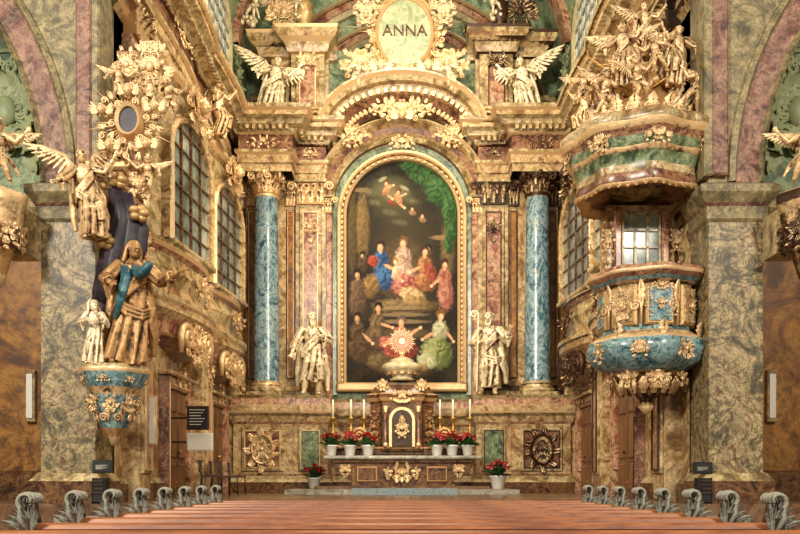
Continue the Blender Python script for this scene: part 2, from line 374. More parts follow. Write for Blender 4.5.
def figure(name,loc,H,yaw=0,mat='statue',pose=None,vox=None,parent=None,lean=(0,0),flip=False):
    p=dict(EL=(.21,-.04,.66),HL=(.20,-.17,.62),ER=(-.21,.0,.64),HR=(-.13,-.15,.66),KL=(.07,-.04,.28),FL=(.07,0,.02),KR=(-.07,-.09,.28),FR=(-.10,-.03,.02),
           robe=True,robe_r=.15,robe_z=.02,beard=False,hair='short',veil=False,mitre=False,wings=None,yawh=0,tilth=.1,cloak=True,staff=None,seed=1,child=False,cloud=False,sway=.03,knee=1)
    if pose: p.update(pose)
    mb=MB(); rnd=random.Random(p['seed'])
    hs=.132 if not p['child'] else .2
    sw=p['sway']
    mb.tube([(sw*.5,.01,.46),(sw,0,.52),(sw*.7,0,.60),(0,-.01,.70),(0,0,.78),(0,0,.825),(0,0,.86),(0,-.005,.9)],[.08,.092,.078,.094,.106,.08,.036,.034],'x',14,.72)
    for sg,e,h in ((1,'EL','HL'),(-1,'ER','HR')):
        sh=(sg*.105,0,.80); E=p[e];Hh=p[h]
        k=1.25 if p['child'] else 1
        mb.tube([(sg*.06,0,.79),sh,lerp(sh,E,.5),E,lerp(E,Hh,.45),Hh],[.045*k,.048*k,.041*k,.034*k,.031*k,.02*k],'x',9)
        if p['robe']:
            dr=lerp(E,Hh,.55)
            mb.tube([sh,lerp(sh,E,.6),E,lerp(E,Hh,.5),lerp(E,Hh,.65)],[.052,.055,.052,.05,.046],'x',12,1,fold=.16,fk=4)
            mb.tube([E,(dr[0],dr[1]+.01,dr[2]-.05),(dr[0]-.01*sg,dr[1]+.02,dr[2]-.14)],[.035,.036,.012],'x',8,.6,fold=.2,fk=3)
        hand(mb,Hh,Vector(Hh)-Vector(E),.085*k,sg)
    for sg,kk,f in ((1,'KL','FL'),(-1,'KR','FR')):
        hp=(sg*.055+sw*.6,.0,.5); K=p[kk];Ft=p[f]
        mb.tube([hp,lerp(hp,K,.5),K,lerp(K,Ft,.35),Ft],[.072,.066,.046,.047,.026],'x',10)
        mb.ell((Ft[0]+sg*.01,Ft[1]-.04,Ft[2]),(.028,.068,.024),'x')
    if p['robe']:
        n=14; seg=56; K0=lerp(p['KL'],p['KR'],.5); F0=lerp(p['FL'],p['FR'],.5); vs=[];fs=[]; ph=rnd.random()*6
        for i in range(n+1):
            t=i/n
            c=lerp((sw*.8,0,.62),K0,min(1,t*2)) if t<.5 else lerp(K0,(F0[0],F0[1],p['robe_z']),(t-.5)*2)
            zz=.62+(p['robe_z']-.62)*t if K0[2]<.4 else c[2]
            rr=.08+(p['robe_r']-.08)*t**.75
            for j in range(seg):
                a=2*pi*j/seg
                w=sin(8*a+ph+2.2*t+.9*sin(2*a+3*t))
                f=1+(.03+.17*t)*(abs(w)**.6*(1 if w>0 else -1))+(.06*t)*sin(15*a+ph*2+2*t)
                vs.append((c[0]+rr*f*cos(a)*1.05,c[1]+rr*f*.82*sin(a),zz+(.02*sin(3*a+ph) if t>.9 else 0)))
        for i in range(n):
            for j in range(seg): fs.append((i*seg+j,(i+1)*seg+j,(i+1)*seg+(j+1)%seg,i*seg+(j+1)%seg))
        fs.append(tuple(range(seg))); fs.append(tuple(range((n+1)*seg-1,n*seg-1,-1)))
        mb.add(vs,fs,'x',True)
        if p['knee']:
            kk=p['KR'] if p['KR'][1]<p['KL'][1] else p['KL']
            mb.tube([(sw,0,.5),(kk[0],kk[1]-.03,kk[2]+.04),(kk[0],kk[1]+.0,kk[2]-.12)],[.075,.062,.045],'x',12,1,fold=.08,fk=5)
    else:
        mb.tube([(0,0,.6),(0,0,.5),(0,-.01,.42)],[.09,.105,.115],'x',20,.8,fold=.14,fk=8)
        mb.ell((0,-.02,.72),(.1,.085,.1),'x')
        mb.tube([(-.12,-.05,.5),(0,-.12,.55),(.13,-.03,.5),(.2,.06,.42),(.27,.1,.3)],[.03,.04,.04,.045,.02],'x',8,.6,fold=.2,fk=4)
    if p['cloak']:
        for k in range(4):
            o=.026*k
            mb.tube([(.12,.05,.80-o),(.07,-.085,.74-o),(-.03,-.11,.63-o),(-.12,-.06,.54-o),(-.13,.03,.5-o)],[.015,.018,.02,.018,.014],'x',6)
        for k in range(5):
            x=-.13+.065*k; zl=.06+.1*rnd.random()
            mb.tube([(x*.8,.07,.80),(x*1.05,.1,.6),(x*1.25+.03*sin(k*2),.12,.3),(x*1.4+.02,.13,zl)],[.03,.042,.045,.025],'x',8,.8)
        mb.tube([(.12,-.03,.57),(.16,-.06,.47),(.15,-.05,.36),(.2,-.02,.24)],[.026,.034,.034,.012],'x',9,.6,fold=.25,fk=4)
        for k in range(3): mb.tube([(-.12,-.06,.54-.03*k),(-.03,-.125,.46-.035*k),(.09,-.12,.43-.03*k),(.15,-.05,.47-.02*k)],[.016,.02,.018,.014],'x',6)
    head(mb,(0,-.015,.93),hs,p['yawh'],p['tilth'],p['beard'],p['hair'],p['veil'],p['mitre'],p['seed'])
    if p['wings']:
        L,up=p['wings']
        for sg in (1,-1): wing(mb,(sg*.05,.08,.76),sg,L,up)
    if p['staff']:
        a,b=p['staff']; mb.tube([a,lerp(a,b,.5),b],[.012,.012,.012],'x',6)
        with mb.at(T(*b)): mb.scroll(.05,'x',1.3,.3,1,.2)
    if p['cloud']:
        for k in range(14): mb.ell((rnd.uniform(-.2,.2),rnd.uniform(-.05,.12),rnd.uniform(0,.2)),rnd.uniform(.06,.1),'x',8,6)
    M=R(yaw,'Z')@R(lean[0],'Y')@R(lean[1],'X')@S(H*(-1 if flip else 1),H,H)
    o2=MB(); o2.v=[tuple(M@Vector(v)) for v in mb.v]; o2.f=[f[::-1] for f in mb.f] if flip else mb.f; o2.m=[mat]*len(mb.f); o2.s=[True]*len(mb.f)
    ob=o2.obj(name,origin=(0,0,0))
    ob.location=loc
    if parent: ob.parent=parent; ob.location=Vector(loc)-parent.location
    r=ob.modifiers.new('remesh','REMESH'); r.mode='VOXEL'; r.voxel_size=vox or H*.0075; r.use_smooth_shade=True
    sm=ob.modifiers.new('smooth','SMOOTH'); sm.factor=.4; sm.iterations=1
    return ob
PUTTO=dict(child=True,robe=False,cloak=False,sway=0,EL=(.24,-.05,.72),HL=(.34,-.1,.82),ER=(-.24,-.04,.70),HR=(-.3,-.14,.58),KL=(.11,-.16,.36),FL=(.16,-.06,.18),KR=(-.08,-.1,.3),FR=(-.13,.05,.1),wings=(.36,.35))
ANGEL=dict(EL=(.22,-.06,.74),HL=(.32,-.12,.88),ER=(-.22,-.08,.68),HR=(-.32,-.16,.62),KL=(.09,-.16,.30),FL=(.10,.02,.06),robe_r=.13,wings=(.5,.45),hair='short',sway=.05)

# ------------------------------------------------------------ room shell
ZF=ZC-.42
mb=MB(); mb.box(-13,13,-2,12.6,-.2,0,'floor')
mb.obj('floor')
mb=MB()
mb.box(-13,13,13.0,27,-.2,ZF,'floor')
for i in range(3): mb.box(-5.6,5.6,12.6+.13*i,13.1,0,ZF*(i+1)/4,'stone')
mb.obj('sanctuary_floor')
BAYS=((17.7,1.8),(21.5,1.65))
def pth(b,y0=14.1,y1=24.7,step=.2):
    out=[];y=y0
    while y<=y1+1e-6:
        q=0
        for yc,hw in BAYS:
            u=max(-1,min(1,(y-yc)/hw)); c=cos(u*pi/2); q=max(q,max(0,c)**.5*(.75+.3*u))
        out.append((-5.1+b*q,y)); y+=step
    return out
def z_(l): return [(p[0],p[1]+ZC,p[2]) for p in l]
ENT=z_([(0,8.9,'tanpink'),(0,9.12,'tan'),(.05,9.14,'tanpink'),(.05,9.36,'gold'),(.12,9.42,'tan'),(.12,9.5,'tan'),(.02,9.52,'rosed'),(.02,9.92,'gold'),(.12,9.98,'tan'),(.16,10.08,'tanpink'),(.34,10.14,'tan'),(.38,10.26,'tan'),(.52,10.32,'tanpink'),(.52,10.44,'gold'),(.6,10.5,'tan'),(.62,10.6,'stone'),(-.4,10.7,'stone')])
def dentils(mb,path,o,z0,z1,s=.09,mat='tan'):
    for i in range(len(path)-1):
        a=Vector(path[i]);b=Vector(path[i+1]); d=b-a; L=d.length
        if L<.3: continue
        d.normalize(); n=Vector((d.y,-d.x)); k=int(L/(s*2))
        for j in range(k):
            c=a+d*(L*(j+.5)/k)+n*o; ang=math.atan2(d.y,d.x)
            with mb.at(T(c.x,c.y,0)@R(ang,'Z')): mb.box(-s/2,s/2,-s*.6,s*.6,z0,z1,mat)
for side,nm in ((1,'left'),(-1,'right')):
    mb=MB(); mb.M=S(side,1,1)
    mb.box(-5.6,-5.1,14.1,26.6,ZF-.3,ZC+10.65,'tan')
    mb.box(-5.6,-5.1,14.1,26.6,ZC+10.65,ZC+14.5,'greenwall')
    base=[(-5.1,14.1),(-5.1,24.7)]
    mb.sweep(base,z_([(.12,-.42,'brownmarb'),(.12,-.1,'tan'),(.04,0,'tan'),(.03,.02,'tanpink'),(.03,2.9,'tan')]))
    mb.sweep(pth(.6),z_([(-.5,2.5,'rosed'),(-.25,2.75,'rosed'),(-.02,2.95,'gold2'),(.02,3.0,'rose'),(.02,3.2,'rose'),(.1,3.3,'tanpink'),(.25,3.42,'tanpink'),(.25,3.56,'gold'),(.3,3.62,'tan'),(.3,3.72,'tan'),(.02,3.78,'tanpink'),(.0,4.0,'tan'),(.1,4.3,'tan'),(.0,4.62,'rose'),(.1,4.7,'gold'),(.14,4.78,'tan'),(.14,4.86,'tan'),(-.3,4.9,'tan')]),cap=True)
    mb.sweep(pth(.45),z_([(0,4.8,'tan'),(0,8.3,'tanpink'),(.08,8.4,'gold'),(.14,8.5,'tanpink'),(.14,8.62,'tan'),(-.4,8.7,'tan')]))
    mb.sweep(pth(.15,13.5),ENT,cap=True)
    dentils(mb,[(-5.1,14.2),(-5.1,24)],.42,ZC+10.12,ZC+10.28)
    for yy in (14.9,19.6,23.5):
        with mb.at(T(-5.1,yy,0)@R(pi/2,'Z')):
            w=.34
            mb.box(-w,w,-.2,.1,ZC+4.9,ZC+8.1,'rose',.03); panel(mb,-w*.75,w*.75,ZC+5.2,ZC+7.9,-.21,'tan','rosed',.08)
            mb.box(-w,w,-.32,.1,ZF,ZC+3.0,'tanpink',.03); panel(mb,-w*.75,w*.75,ZF+.5,ZC+2.6,-.32,'tan','rose',.08)
            with mb.at(T(0,-.22,ZC+8.1)): capital(mb,w*2.1,.78)
            with mb.at(T(0,-.4,ZC+2.6)): rocaille(mb,.6,.9,'gold',int(yy),9)
            with mb.at(T(0,-.3,ZC+4.4)): rocaille(mb,.6,.9,'gold',int(yy)+3,9)
            with mb.at(T(0,-.25,ZC+7.2)): rocaille(mb,.4,.9,'gold',int(yy)+5,7)
    for yy,hw in BAYS:
        with mb.at(T(-4.55,yy,0)@R(pi/2-.1,'Z')):
            with mb.at(T(0,-.0,ZC+2.95)): rocaille(mb,1.9,1.0,'gold',5,16)
            with mb.at(T(0,-.1,ZC+4.25)): rocaille(mb,1.4,.5,'gold',6,10)
            with mb.at(T(0,.0,ZC+8.15)): rocaille(mb,1.8,1.0,'gold',7,18)
            with mb.at(T(0,-.12,ZC+8.2)): cherub(mb,.16,'gold')
            for sg in (1,-1):
                with mb.at(T(sg*.9,.0,ZC+3.0)): mb.scroll(.3,'gold',1.6,.3,sg)
        with mb.at(T(-5.1,yy,0)@R(pi/2,'Z')):
            with mb.at(T(0,-.25,ZC+9.72)): rocaille(mb,2.2,.4,'gold',9,12,True,.03)
    for yy in (16,18.5,24.6):
        with mb.at(T(-5.08,yy,ZC+12.4)@R(pi/2,'Z')): rocaille(mb,1.2,2.0,'greenline',int(yy),12)
    mb.obj('wall_'+nm)
    for k,(yy,hw) in enumerate(BAYS):
        mb=MB(); mb.M=S(side,1,1)@T(-4.70,yy,0)@R(pi/2-.11,'Z')
        w=1.12; z0=ZC+4.95; zs=ZC+6.85
        arch=[(-w,z0)]+[(-w*cos(a),zs+w*.8*sin(a)) for a in [pi*i/20 for i in range(21)]]+[(w,z0)]
        mb.sweep(arch,[(-.02,.2,'tanpink'),(-.02,-.1,'tanpink'),(.06,-.14,'gold'),(.1,-.06,'tan'),(.16,-.08,'tanpink'),(.2,.2,'tanpink')],'xz',-1)
        mb.prism(arch,.0,.03,'pane')
        for i in range(1,4):
            x=-w+2*w*i/4; top=zs+.8*w*math.sqrt(max(0,1-(x/w)**2)); mb.box(x-.025,x+.025,-.06,.0,z0,top,'brownmarb')
        for i in range(1,7):
            z=z0+i*.42; hw_=w if z<zs else w*math.sqrt(max(.05,1-((z-zs)/(.8*w))**2)); mb.box(-hw_,hw_,-.05,.0,z-.016,z+.016,'brownmarb')
        mb.box(-w-.1,w+.1,-.2,.1,z0-.12,z0,'tan',.03)
        mb.obj('window_%d'%(k+1+(0 if side==1 else 2)))
        mb=MB(); mb.M=S(side,1,1)@T(-5.06,yy,0)@R(pi/2,'Z')
        w=.75; zt=ZF+2.35
        mb.box(-w,w,-.06,.0,ZF,zt,'doorwood')
        for sx in (-1,1):
            for (a,b) in ((.15,.75),(.85,1.75),(1.85,2.25)):
                x0,x1=sorted((sx*.08,sx*(w-.08))); mb.box(x0,x1,-.1,-.05,ZF+a,ZF+b,'doorwood',.03)
        mb.sweep([(-w,ZF),(-w,zt),(w,zt),(w,ZF)],[(0,0,'rose'),(0,-.14,'rose'),(.06,-.18,'gold'),(.1,-.16,'rose'),(.22,-.2,'rosed'),(.28,0,'rose')],'xz',-1)
        with mb.at(T(0,-.2,zt+.35)): rocaille(mb,1.3,.5,'gold',12,10)
        mb.box(-1.1,1.1,-.3,0,zt+.24,zt+.32,'tanpink',.03)
        mb.ell((.1,-.13,ZF+1.0),.035,'brass')
        mb.obj('door_%d'%(k+1+(0 if side==1 else 2)))
    mb=MB(); mb.M=S(side,1,1)@T(-5.08,21.8,0)@R(pi/2,'Z')
    w=1.4; z0=ZC+11.2; zs=ZC+12.7
    arch=[(-w,z0)]+[(-w*cos(a),zs+w*.7*sin(a)) for a in [pi*i/16 for i in range(17)]]+[(w,z0)]
    mb.prism(arch,-.03,.0,'daylight'); mb.sweep(arch,[(-.02,.1,'cream'),(-.02,-.1,'cream'),(.12,-.14,'gold'),(.2,0,'cream')],'xz',-1)
    for i in range(1,6): mb.box(-w+2*w*i/6-.03,-w+2*w*i/6+.03,-.08,-.02,z0,zs+.7,'stone')
    for i in range(1,6): mb.box(-w,w,-.08,-.02,z0+.42*i-.03,z0+.42*i+.03,'stone')
    mb.obj('window_%d'%(5 if side==1 else 6))
    # pier with arch wall toward the side chapel
    mb=MB(); mb.M=S(side,1,1)
    y0,y1=13.3,14.15
    cx,cz,r=-11.0,ZC+4.9,5.0
    lo=[(-5.1,ZF-.3),(-5.1,ZC+4.9),(-6.0,ZC+4.9),(-6.0,ZF-.3)]
    mb.prism(lo,y0,y1,'pier')
    a0=math.asin(1.5/r)
    arcp=[(cx+r*sin(-a0+ (pi/2+a0)*i/32),cz+r*cos(-a0+(pi/2+a0)*i/32)) for i in range(33)]
    pts=[(-5.1,ZC+4.9),(-5.1,ZC+11),(-12.5,ZC+11)]+arcp
    mb.prism(pts,y0,y1,'piertan')
    ap=arcp[2:]
    mb.sweep(ap,[(0,y1,'pierrose'),(0,y0+.2,'piertan'),(0,y0-.05,'piertan'),(.06,y0-.1,'piertan'),(.1,y0-.03,'pierrose'),(.46,y0-.03,'piertan'),(.50,y0-.1,'piertan'),(.58,y0-.05,'piertan'),(.6,y0,'piertan')],'xz',-1)
    pp=[(-6.0,14.1),(-6.0,13.3),(-5.1,13.3),(-5.1,14.1)]
    mb.sweep(pp,z_([(.02,-.42,'brownmarb'),(.14,-.42,'brownmarb'),(.14,-.05,'tan'),(.05,.08,'pier'),(0,.1,'pier')]))
    mb.sweep(pp,z_([(0,4.25,'piertan'),(.05,4.3,'piertan'),(.06,4.5,'pierrose'),(.1,4.55,'piertan'),(.2,4.7,'piertan'),(.2,4.82,'piertan'),(0,4.92,'piertan')]))
    mb.box(-5.38,-5.12,13.16,13.3,ZC+5.0,ZC+10,'pierrose',.03)
    mb.box(-5.16,-5.0,13.2,13.6,ZC+5.0,ZC+10,'piertan',.03)
    mb.obj('pier_wall_'+nm)
    mb=MB(); mb.M=S(side,1,1)
    mb.box(-13,-5.6,16.2,16.4,ZF-.2,ZC+4.9,'orange')
    mb.box(-13,-5.6,16.2,16.4,ZC+4.9,ZC+12,'greenwall')
    mb.box(-13,-5.6,14.15,16.4,ZC+11,ZC+11.3,'greenwall')
    mb.sweep([(-13,16.2),(-5.6,16.2)],z_([(0,-.42,'brownmarb'),(.12,-.42,'brownmarb'),(.12,.05,'brownmarb'),(.04,.15,'orange'),(0,.16,'orange')]))
    mb.sweep([(-13,16.2),(-5.6,16.2)],z_([(0,4.9,'tan'),(.06,5.0,'tanpink'),(.08,5.25,'tan'),(.25,5.4,'tan'),(.28,5.6,'tan'),(0,5.7,'tan')]))
    with mb.at(T(-8.0,16.17,ZC+7.4)): rocaille(mb,2.4,2.6,'greenline',44,16,True,.02,.22)
    for rr in (1.6,2.0):
        arch=[(-8-rr*cos(a),ZC+6.2+rr*1.5*sin(a)) for a in [pi*i/20 for i in range(21)]]
        mb.sweep(arch,[(0,16.2,'greenline'),(0,16.14,'greenline'),(.05,16.1,'greenline'),(.1,16.2,'greenline')],'xz',-1)
    mb.box(-7.1,-6.9,16.08,16.2,ZF+.5,ZC+4.7,'tan',.03)
    mb.obj('wall_chapel_'+nm)
    mb=MB(); mb.M=S(side,1,1)
    mb.box(-13,-12.6,-2,16.3,-.2,ZC+11,'tan'); mb.obj('wall_nave_'+nm)
mb=MB()
mb.box(-6,6,26.4,26.6,ZF-.2,ZC+19,'greenwall')
for rr,mm in ((4.3,'cream'),(3.2,'cream')):
    arc=[(-rr*cos(pi*i/40),ZC+11.2+rr*sin(pi*i/40)) for i in range(41)]
    mb.sweep(arc,[(0,26.4,mm),(0,26.2,mm),(.12,26.1,'gold2'),(.2,26.2,'rose'),(.42,26.2,'gold2'),(.48,26.1,mm),(.6,26.2,mm),(.6,26.4,mm)],'xz',-1)
for sg in (1,-1):
    with mb.at(T(sg*4.2,26.3,ZC+13.6)): rocaille(mb,1.4,1.6,'greenline',3,14)
    with mb.at(T(sg*2.6,26.3,ZC+14.2)): rocaille(mb,1.2,1.4,'gold',4,14)
mb.obj('wall_back')
mb=MB()
arc=[(-5.15*cos(pi*i/32),ZC+13.2+4.2*sin(pi*i/32)) for i in range(33)]
mb.sweep(arc,[(0,14.1,'greenwall'),(0,26.6,'greenwall')],'xz',-1,smooth=True)
for yy in (14.2,19.6,24.2): mb.sweep(arc,[(0,yy,'rose'),(-.2,yy,'rose'),(-.2,yy+.7,'rose'),(0,yy+.7,'rose')],'xz',-1)
mb.obj('ceiling')

# ------------------------------------------------------------ retable
mb=MB()
mb.box(-5.09,5.09,24.85,25.3,ZF,ZC+10.6,'rosed')
PED=z_([(.14,-.42,'brownmarb'),(.14,-.12,'tan'),(.06,-.04,'tan'),(.06,.06,'rosed'),(0,.12,'tanpink'),(0,1.55,'rose'),(.05,1.62,'tanpink'),(.1,1.78,'tan'),(.22,1.86,'gold'),(.24,1.92,'tanpink'),(.24,2.05,'tan'),(.1,2.1,'rose'),(.08,2.3,'tan'),(.14,2.38,'tan'),(-.6,2.42,'stone')])
pl=[(-5.09,24.2),(-4.85,24.2),(-4.85,23.0),(-3.15,23.0),(-3.15,23.15),(-2.15,23.15),(-2.15,24.3),(0,24.3)]
el=[(-5.09,24.4),(-4.72,24.4),(-4.72,23.2),(-3.2,23.2),(-3.2,24.0),(-2.3,24.0),(-2.3,24.7)]
def mir(p): return [(-a,b) for a,b in reversed(p)]
mb.sweep(pl+mir(pl)[1:],PED)
for p_ in (el,mir(el)):
    mb.sweep(p_,ENT); dentils(mb,p_,.27,ZC+10.0,ZC+10.14)
for sg in (1,-1):
    with mb.at(S(sg,1,1)):
        mb.box(-5.09,-4.7,24.5,24.9,ZC+2.4,ZC+8.95,'orange')
        mb.box(-4.72,-3.2,24.25,24.9,ZC+2.4,ZC+8.95,'tanpink')
        mb.box(-3.2,-2.3,24.1,24.9,ZC+2.4,ZC+8.95,'tan')
        panel(mb,-3.08,-2.42,ZC+3.0,ZC+8.1,24.08,'tanpink','rose',.12)
        panel(mb,-4.68,-4.38,ZC+3.0,ZC+8.1,24.24,'rosed','orange',.05)
        panel(mb,-3.5,-3.24,ZC+3.0,ZC+8.1,24.24,'rosed','orange',.05)
        for (xc,w,y) in ((-2.75,.9,24.04),(-4.53,.36,24.2),(-3.37,.34,24.2),(-4.9,.33,24.45)):
            with mb.at(T(xc,y,ZC+8.22)): capital(mb,w,.72)
            mb.box(xc-w/2-.03,xc+w/2+.03,y-.1,y+.1,ZC+2.4,ZC+2.62,'tan',.03); mb.box(xc-w/2,xc+w/2,y-.04,y+.1,ZC+2.62,ZC+2.8,'gold2',.02)
        panel(mb,-4.6,-3.4,ZC+.2,ZC+1.45,22.98,'tan','rosed',.1)
        with mb.at(T(-4.0,22.92,ZC+.82)): medallion(mb,.95,1.25,21)
        panel(mb,-3.0,-2.3,ZC+.2,ZC+1.45,23.13,'tan','greenmarb',.08)
        with mb.at(T(-4.0,23.15-.03,ZC+9.72)): rocaille(mb,1.1,.33,'gold',22,8)
        with mb.at(T(-2.75,23.97,ZC+9.72)): rocaille(mb,.7,.33,'gold',23,8)
        with mb.at(T(-2.75,24.0,ZC+7.5)): rocaille(mb,.4,.9,'gold',24,8)
        with mb.at(T(-2.75,24.0,ZC+3.5)): rocaille(mb,.4,.8,'gold',29,8)
        with mb.at(T(-4.0,23.6,ZC)):
            mb.box(-.5,.5,-.5,.5,2.38,2.5,'tan')
            mb.lathe([(.5,2.5,'tan'),(.52,2.58,'tan'),(.46,2.65,'gold'),(.42,2.7,'gold'),(.45,2.76,'tan'),(.38,2.84,'blue'),(.375,2.9,'blue'),(.378,4.5,'blue'),(.355,6.5,'blue'),(.33,8.22,'gold'),(.37,8.26,'gold'),(.34,8.3,'gold')],'blue',32)
            with mb.at(T(0,0,8.28)): capital(mb,.84,.66,'gold',True)
        mb.box(-4.0,-2.25,24.5,25.2,ZC+10.6,ZC+13.0,'tanpink')
        mb.box(-3.35,-2.35,24.2,24.6,ZC+10.65,ZC+13.0,'tan')
        panel(mb,-3.2,-2.5,ZC+10.95,ZC+12.6,24.18,'tanpink','rose',.12)
        panel(mb,-3.95,-3.42,ZC+10.95,ZC+12.6,24.48,'tan','greenmarb',.1)
        ap=[(-4.35,25.2),(-4.35,24.4),(-3.45,24.4),(-3.45,24.1),(-2.25,24.1),(-2.25,24.6),(-2.0,24.6)]
        mb.sweep(ap,z_([(-.3,12.75,'gold2'),(0,12.85,'tanpink'),(.05,13.0,'tan'),(.1,13.1,'gold'),(.25,13.2,'tanpink'),(.32,13.3,'tan'),(.32,13.42,'gold'),(.36,13.5,'tan'),(-.4,13.7,'tan')]))
        with mb.at(T(-2.85,24.05,ZC+12.55)): rocaille(mb,.9,.6,'gold',25,10)
        vp=[];vr=[]
        for i in range(26):
            t=i/25;a=t*3.2*pi; q=.42*(1-.75*t); vp.append((-4.35+q*cos(a)-.1,24.6,ZC+11.3+q*sin(a))); vr.append(.12*(1-.4*t))
        vp=[(-3.8,24.6,ZC+12.8),(-3.85,24.6,ZC+12.2)]+vp; vr=[.1,.12]+vr
        mb.tube(vp,vr,'tan',8)
        with mb.at(T(-3.6,24.4,ZC+14.2)): rocaille(mb,1.2,1.1,'gold',27,14)
        with mb.at(T(-3.0,24.5,ZC+13.6)): mb.lathe([(.12,0),(.2,.05),(.08,.15),(.2,.3),(.3,.55),(.24,.75),(.3,.85),(.05,1.1)],'gold2',16)
cz=ZC+(478-214)*.0305; rP=56*.0308
def archpath(r,zb,cz,n=28,e=1.0): return [(-r,zb)]+[(-r*cos(pi*i/n),cz+r*e*sin(pi*i/n)) for i in range(n+1)]+[(r,zb)]
zb=ZC+2.75
mb.box(-2.35,2.35,24.72,24.95,ZC+2.3,ZC+9,'greenmarb')
mb.sweep(archpath(rP+.26,zb-.2,cz),[(0,24.75,'greenmarb'),(0,24.6,'greenmarb'),(.22,24.56,'tanpink'),(.26,24.5,'tan'),(.34,24.5,'tan'),(.36,24.75,'tan')],'xz',-1)
cz2=ZC+(478-196)*.03
mb.sweep([(-2.5*cos(pi*i/32),cz2-.1+2.34*sin(pi*i/32)) for i in range(33)],[(-.45,24.75,'rosed'),(-.42,24.4,'tan'),(-.3,24.3,'gold'),(-.24,24.22,'rosed'),(-.1,24.15,'tanpink'),(0,24.0,'tan'),(.08,23.9,'gold'),(.14,23.95,'tan'),(.16,24.8,'tan')],'xz',-1)
for sg in (1,-1): 
    mb.box(sg*2.28-.16,sg*2.28+.16,24.2,24.8,ZC+2.4,cz2-.1,'rose',.04)
    with mb.at(T(sg*2.28,24.15,ZC+8.0)): capital(mb,.34,.5)
sp=[(-2.4,ZC+8.9),(-2.3,ZC+10.6),(-2.25,ZC+13.2),(2.25,ZC+13.2),(2.3,ZC+10.6),(2.4,ZC+8.9)]
mb.prism(sp,24.72,25.2,'greenmarb')
def seg_arc(hw,h,z0,n=26):
    return [(-hw*cos(pi*i/n),z0+h*sin(pi*i/n)) for i in range(n+1)]
mb.sweep(seg_arc(2.35,1.5,ZC+10.35)[1:-1],[(-.66,24.6,'rose'),(-.5,24.1,'rosed'),(-.34,23.95,'gold'),(-.3,23.9,'tan'),(-.12,23.8,'tanpink'),(-.1,23.6,'tan'),(.02,23.5,'gold'),(.1,23.4,'tan'),(.16,23.4,'stone'),(.2,24.7,'stone')],'xz',-1,cap=True)
for i in range(3,24):
    a=pi*i/26; 
    with mb.at(T(-1.95*cos(a),23.85,ZC+10.35+1.12*sin(a))@R(-(pi/2-a)*.7,'Y')): mb.box(-.05,.05,-.14,.1,0,.14,'gold')
for i in range(26):
    a=pi*(i+2)/29
    with mb.at(T(-1.75*cos(a),23.95,ZC+10.3+.95*sin(a))@R(pi-(pi/2-a)*.7,'Y')): mb.leaf(.2,.12,'gold',.3)
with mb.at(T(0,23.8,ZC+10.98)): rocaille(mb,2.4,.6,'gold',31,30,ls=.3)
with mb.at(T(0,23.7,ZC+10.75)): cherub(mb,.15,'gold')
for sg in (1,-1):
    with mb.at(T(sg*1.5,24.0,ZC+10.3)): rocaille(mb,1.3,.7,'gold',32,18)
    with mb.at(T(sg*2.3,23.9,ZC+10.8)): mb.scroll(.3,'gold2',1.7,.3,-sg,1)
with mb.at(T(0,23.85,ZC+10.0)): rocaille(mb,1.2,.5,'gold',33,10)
panel(mb,-2.0,-1.0,ZC+.1,ZC+1.4,24.28,'rose','rosed',.1); panel(mb,1.0,2.0,ZC+.1,ZC+1.4,24.28,'rose','rosed',.1)
for sg in (1,-1):
    with mb.at(T(sg*1.9,24.15,ZC+.9)): rocaille(mb,.5,1.2,'gold',35,10)
mb.obj('high_altar_retable')

# ------------------------------------------------------------ cartouche
mb=MB(); cy=23.85
CX,CZ=.08,Z(33,cy)
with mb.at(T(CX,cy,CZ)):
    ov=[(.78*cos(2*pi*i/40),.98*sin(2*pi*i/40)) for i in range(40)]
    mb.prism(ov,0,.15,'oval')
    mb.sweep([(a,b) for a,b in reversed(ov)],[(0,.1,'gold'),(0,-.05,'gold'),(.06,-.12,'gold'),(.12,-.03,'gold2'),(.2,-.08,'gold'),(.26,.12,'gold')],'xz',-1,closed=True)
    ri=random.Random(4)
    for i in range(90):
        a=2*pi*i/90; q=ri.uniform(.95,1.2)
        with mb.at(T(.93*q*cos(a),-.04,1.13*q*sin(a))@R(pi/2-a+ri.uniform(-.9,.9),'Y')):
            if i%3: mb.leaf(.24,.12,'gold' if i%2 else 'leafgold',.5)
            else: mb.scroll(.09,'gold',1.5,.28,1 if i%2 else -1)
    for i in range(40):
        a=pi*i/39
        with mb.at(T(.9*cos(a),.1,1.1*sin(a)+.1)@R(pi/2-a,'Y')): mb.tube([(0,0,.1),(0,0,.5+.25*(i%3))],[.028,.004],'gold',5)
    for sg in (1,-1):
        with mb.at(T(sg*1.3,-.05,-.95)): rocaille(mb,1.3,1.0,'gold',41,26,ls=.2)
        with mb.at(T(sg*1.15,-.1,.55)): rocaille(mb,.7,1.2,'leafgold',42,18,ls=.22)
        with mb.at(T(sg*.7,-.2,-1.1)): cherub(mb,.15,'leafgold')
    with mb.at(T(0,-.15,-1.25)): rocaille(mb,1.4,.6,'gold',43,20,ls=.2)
root=mb.obj('anna_cartouche')
cu=bpy.data.curves.new('lettering','FONT'); cu.body='ANNA'; cu.size=.46; cu.extrude=.02; cu.align_x='CENTER'; cu.align_y='CENTER'
cu.materials.append(MATS['brownmarb']); to=bpy.data.objects.new('lettering',cu); SC.collection.objects.link(to); to.parent=root
to.rotation_euler=(pi/2,0,0); to.location=Vector((CX,cy-.03,CZ+.05))-root.location

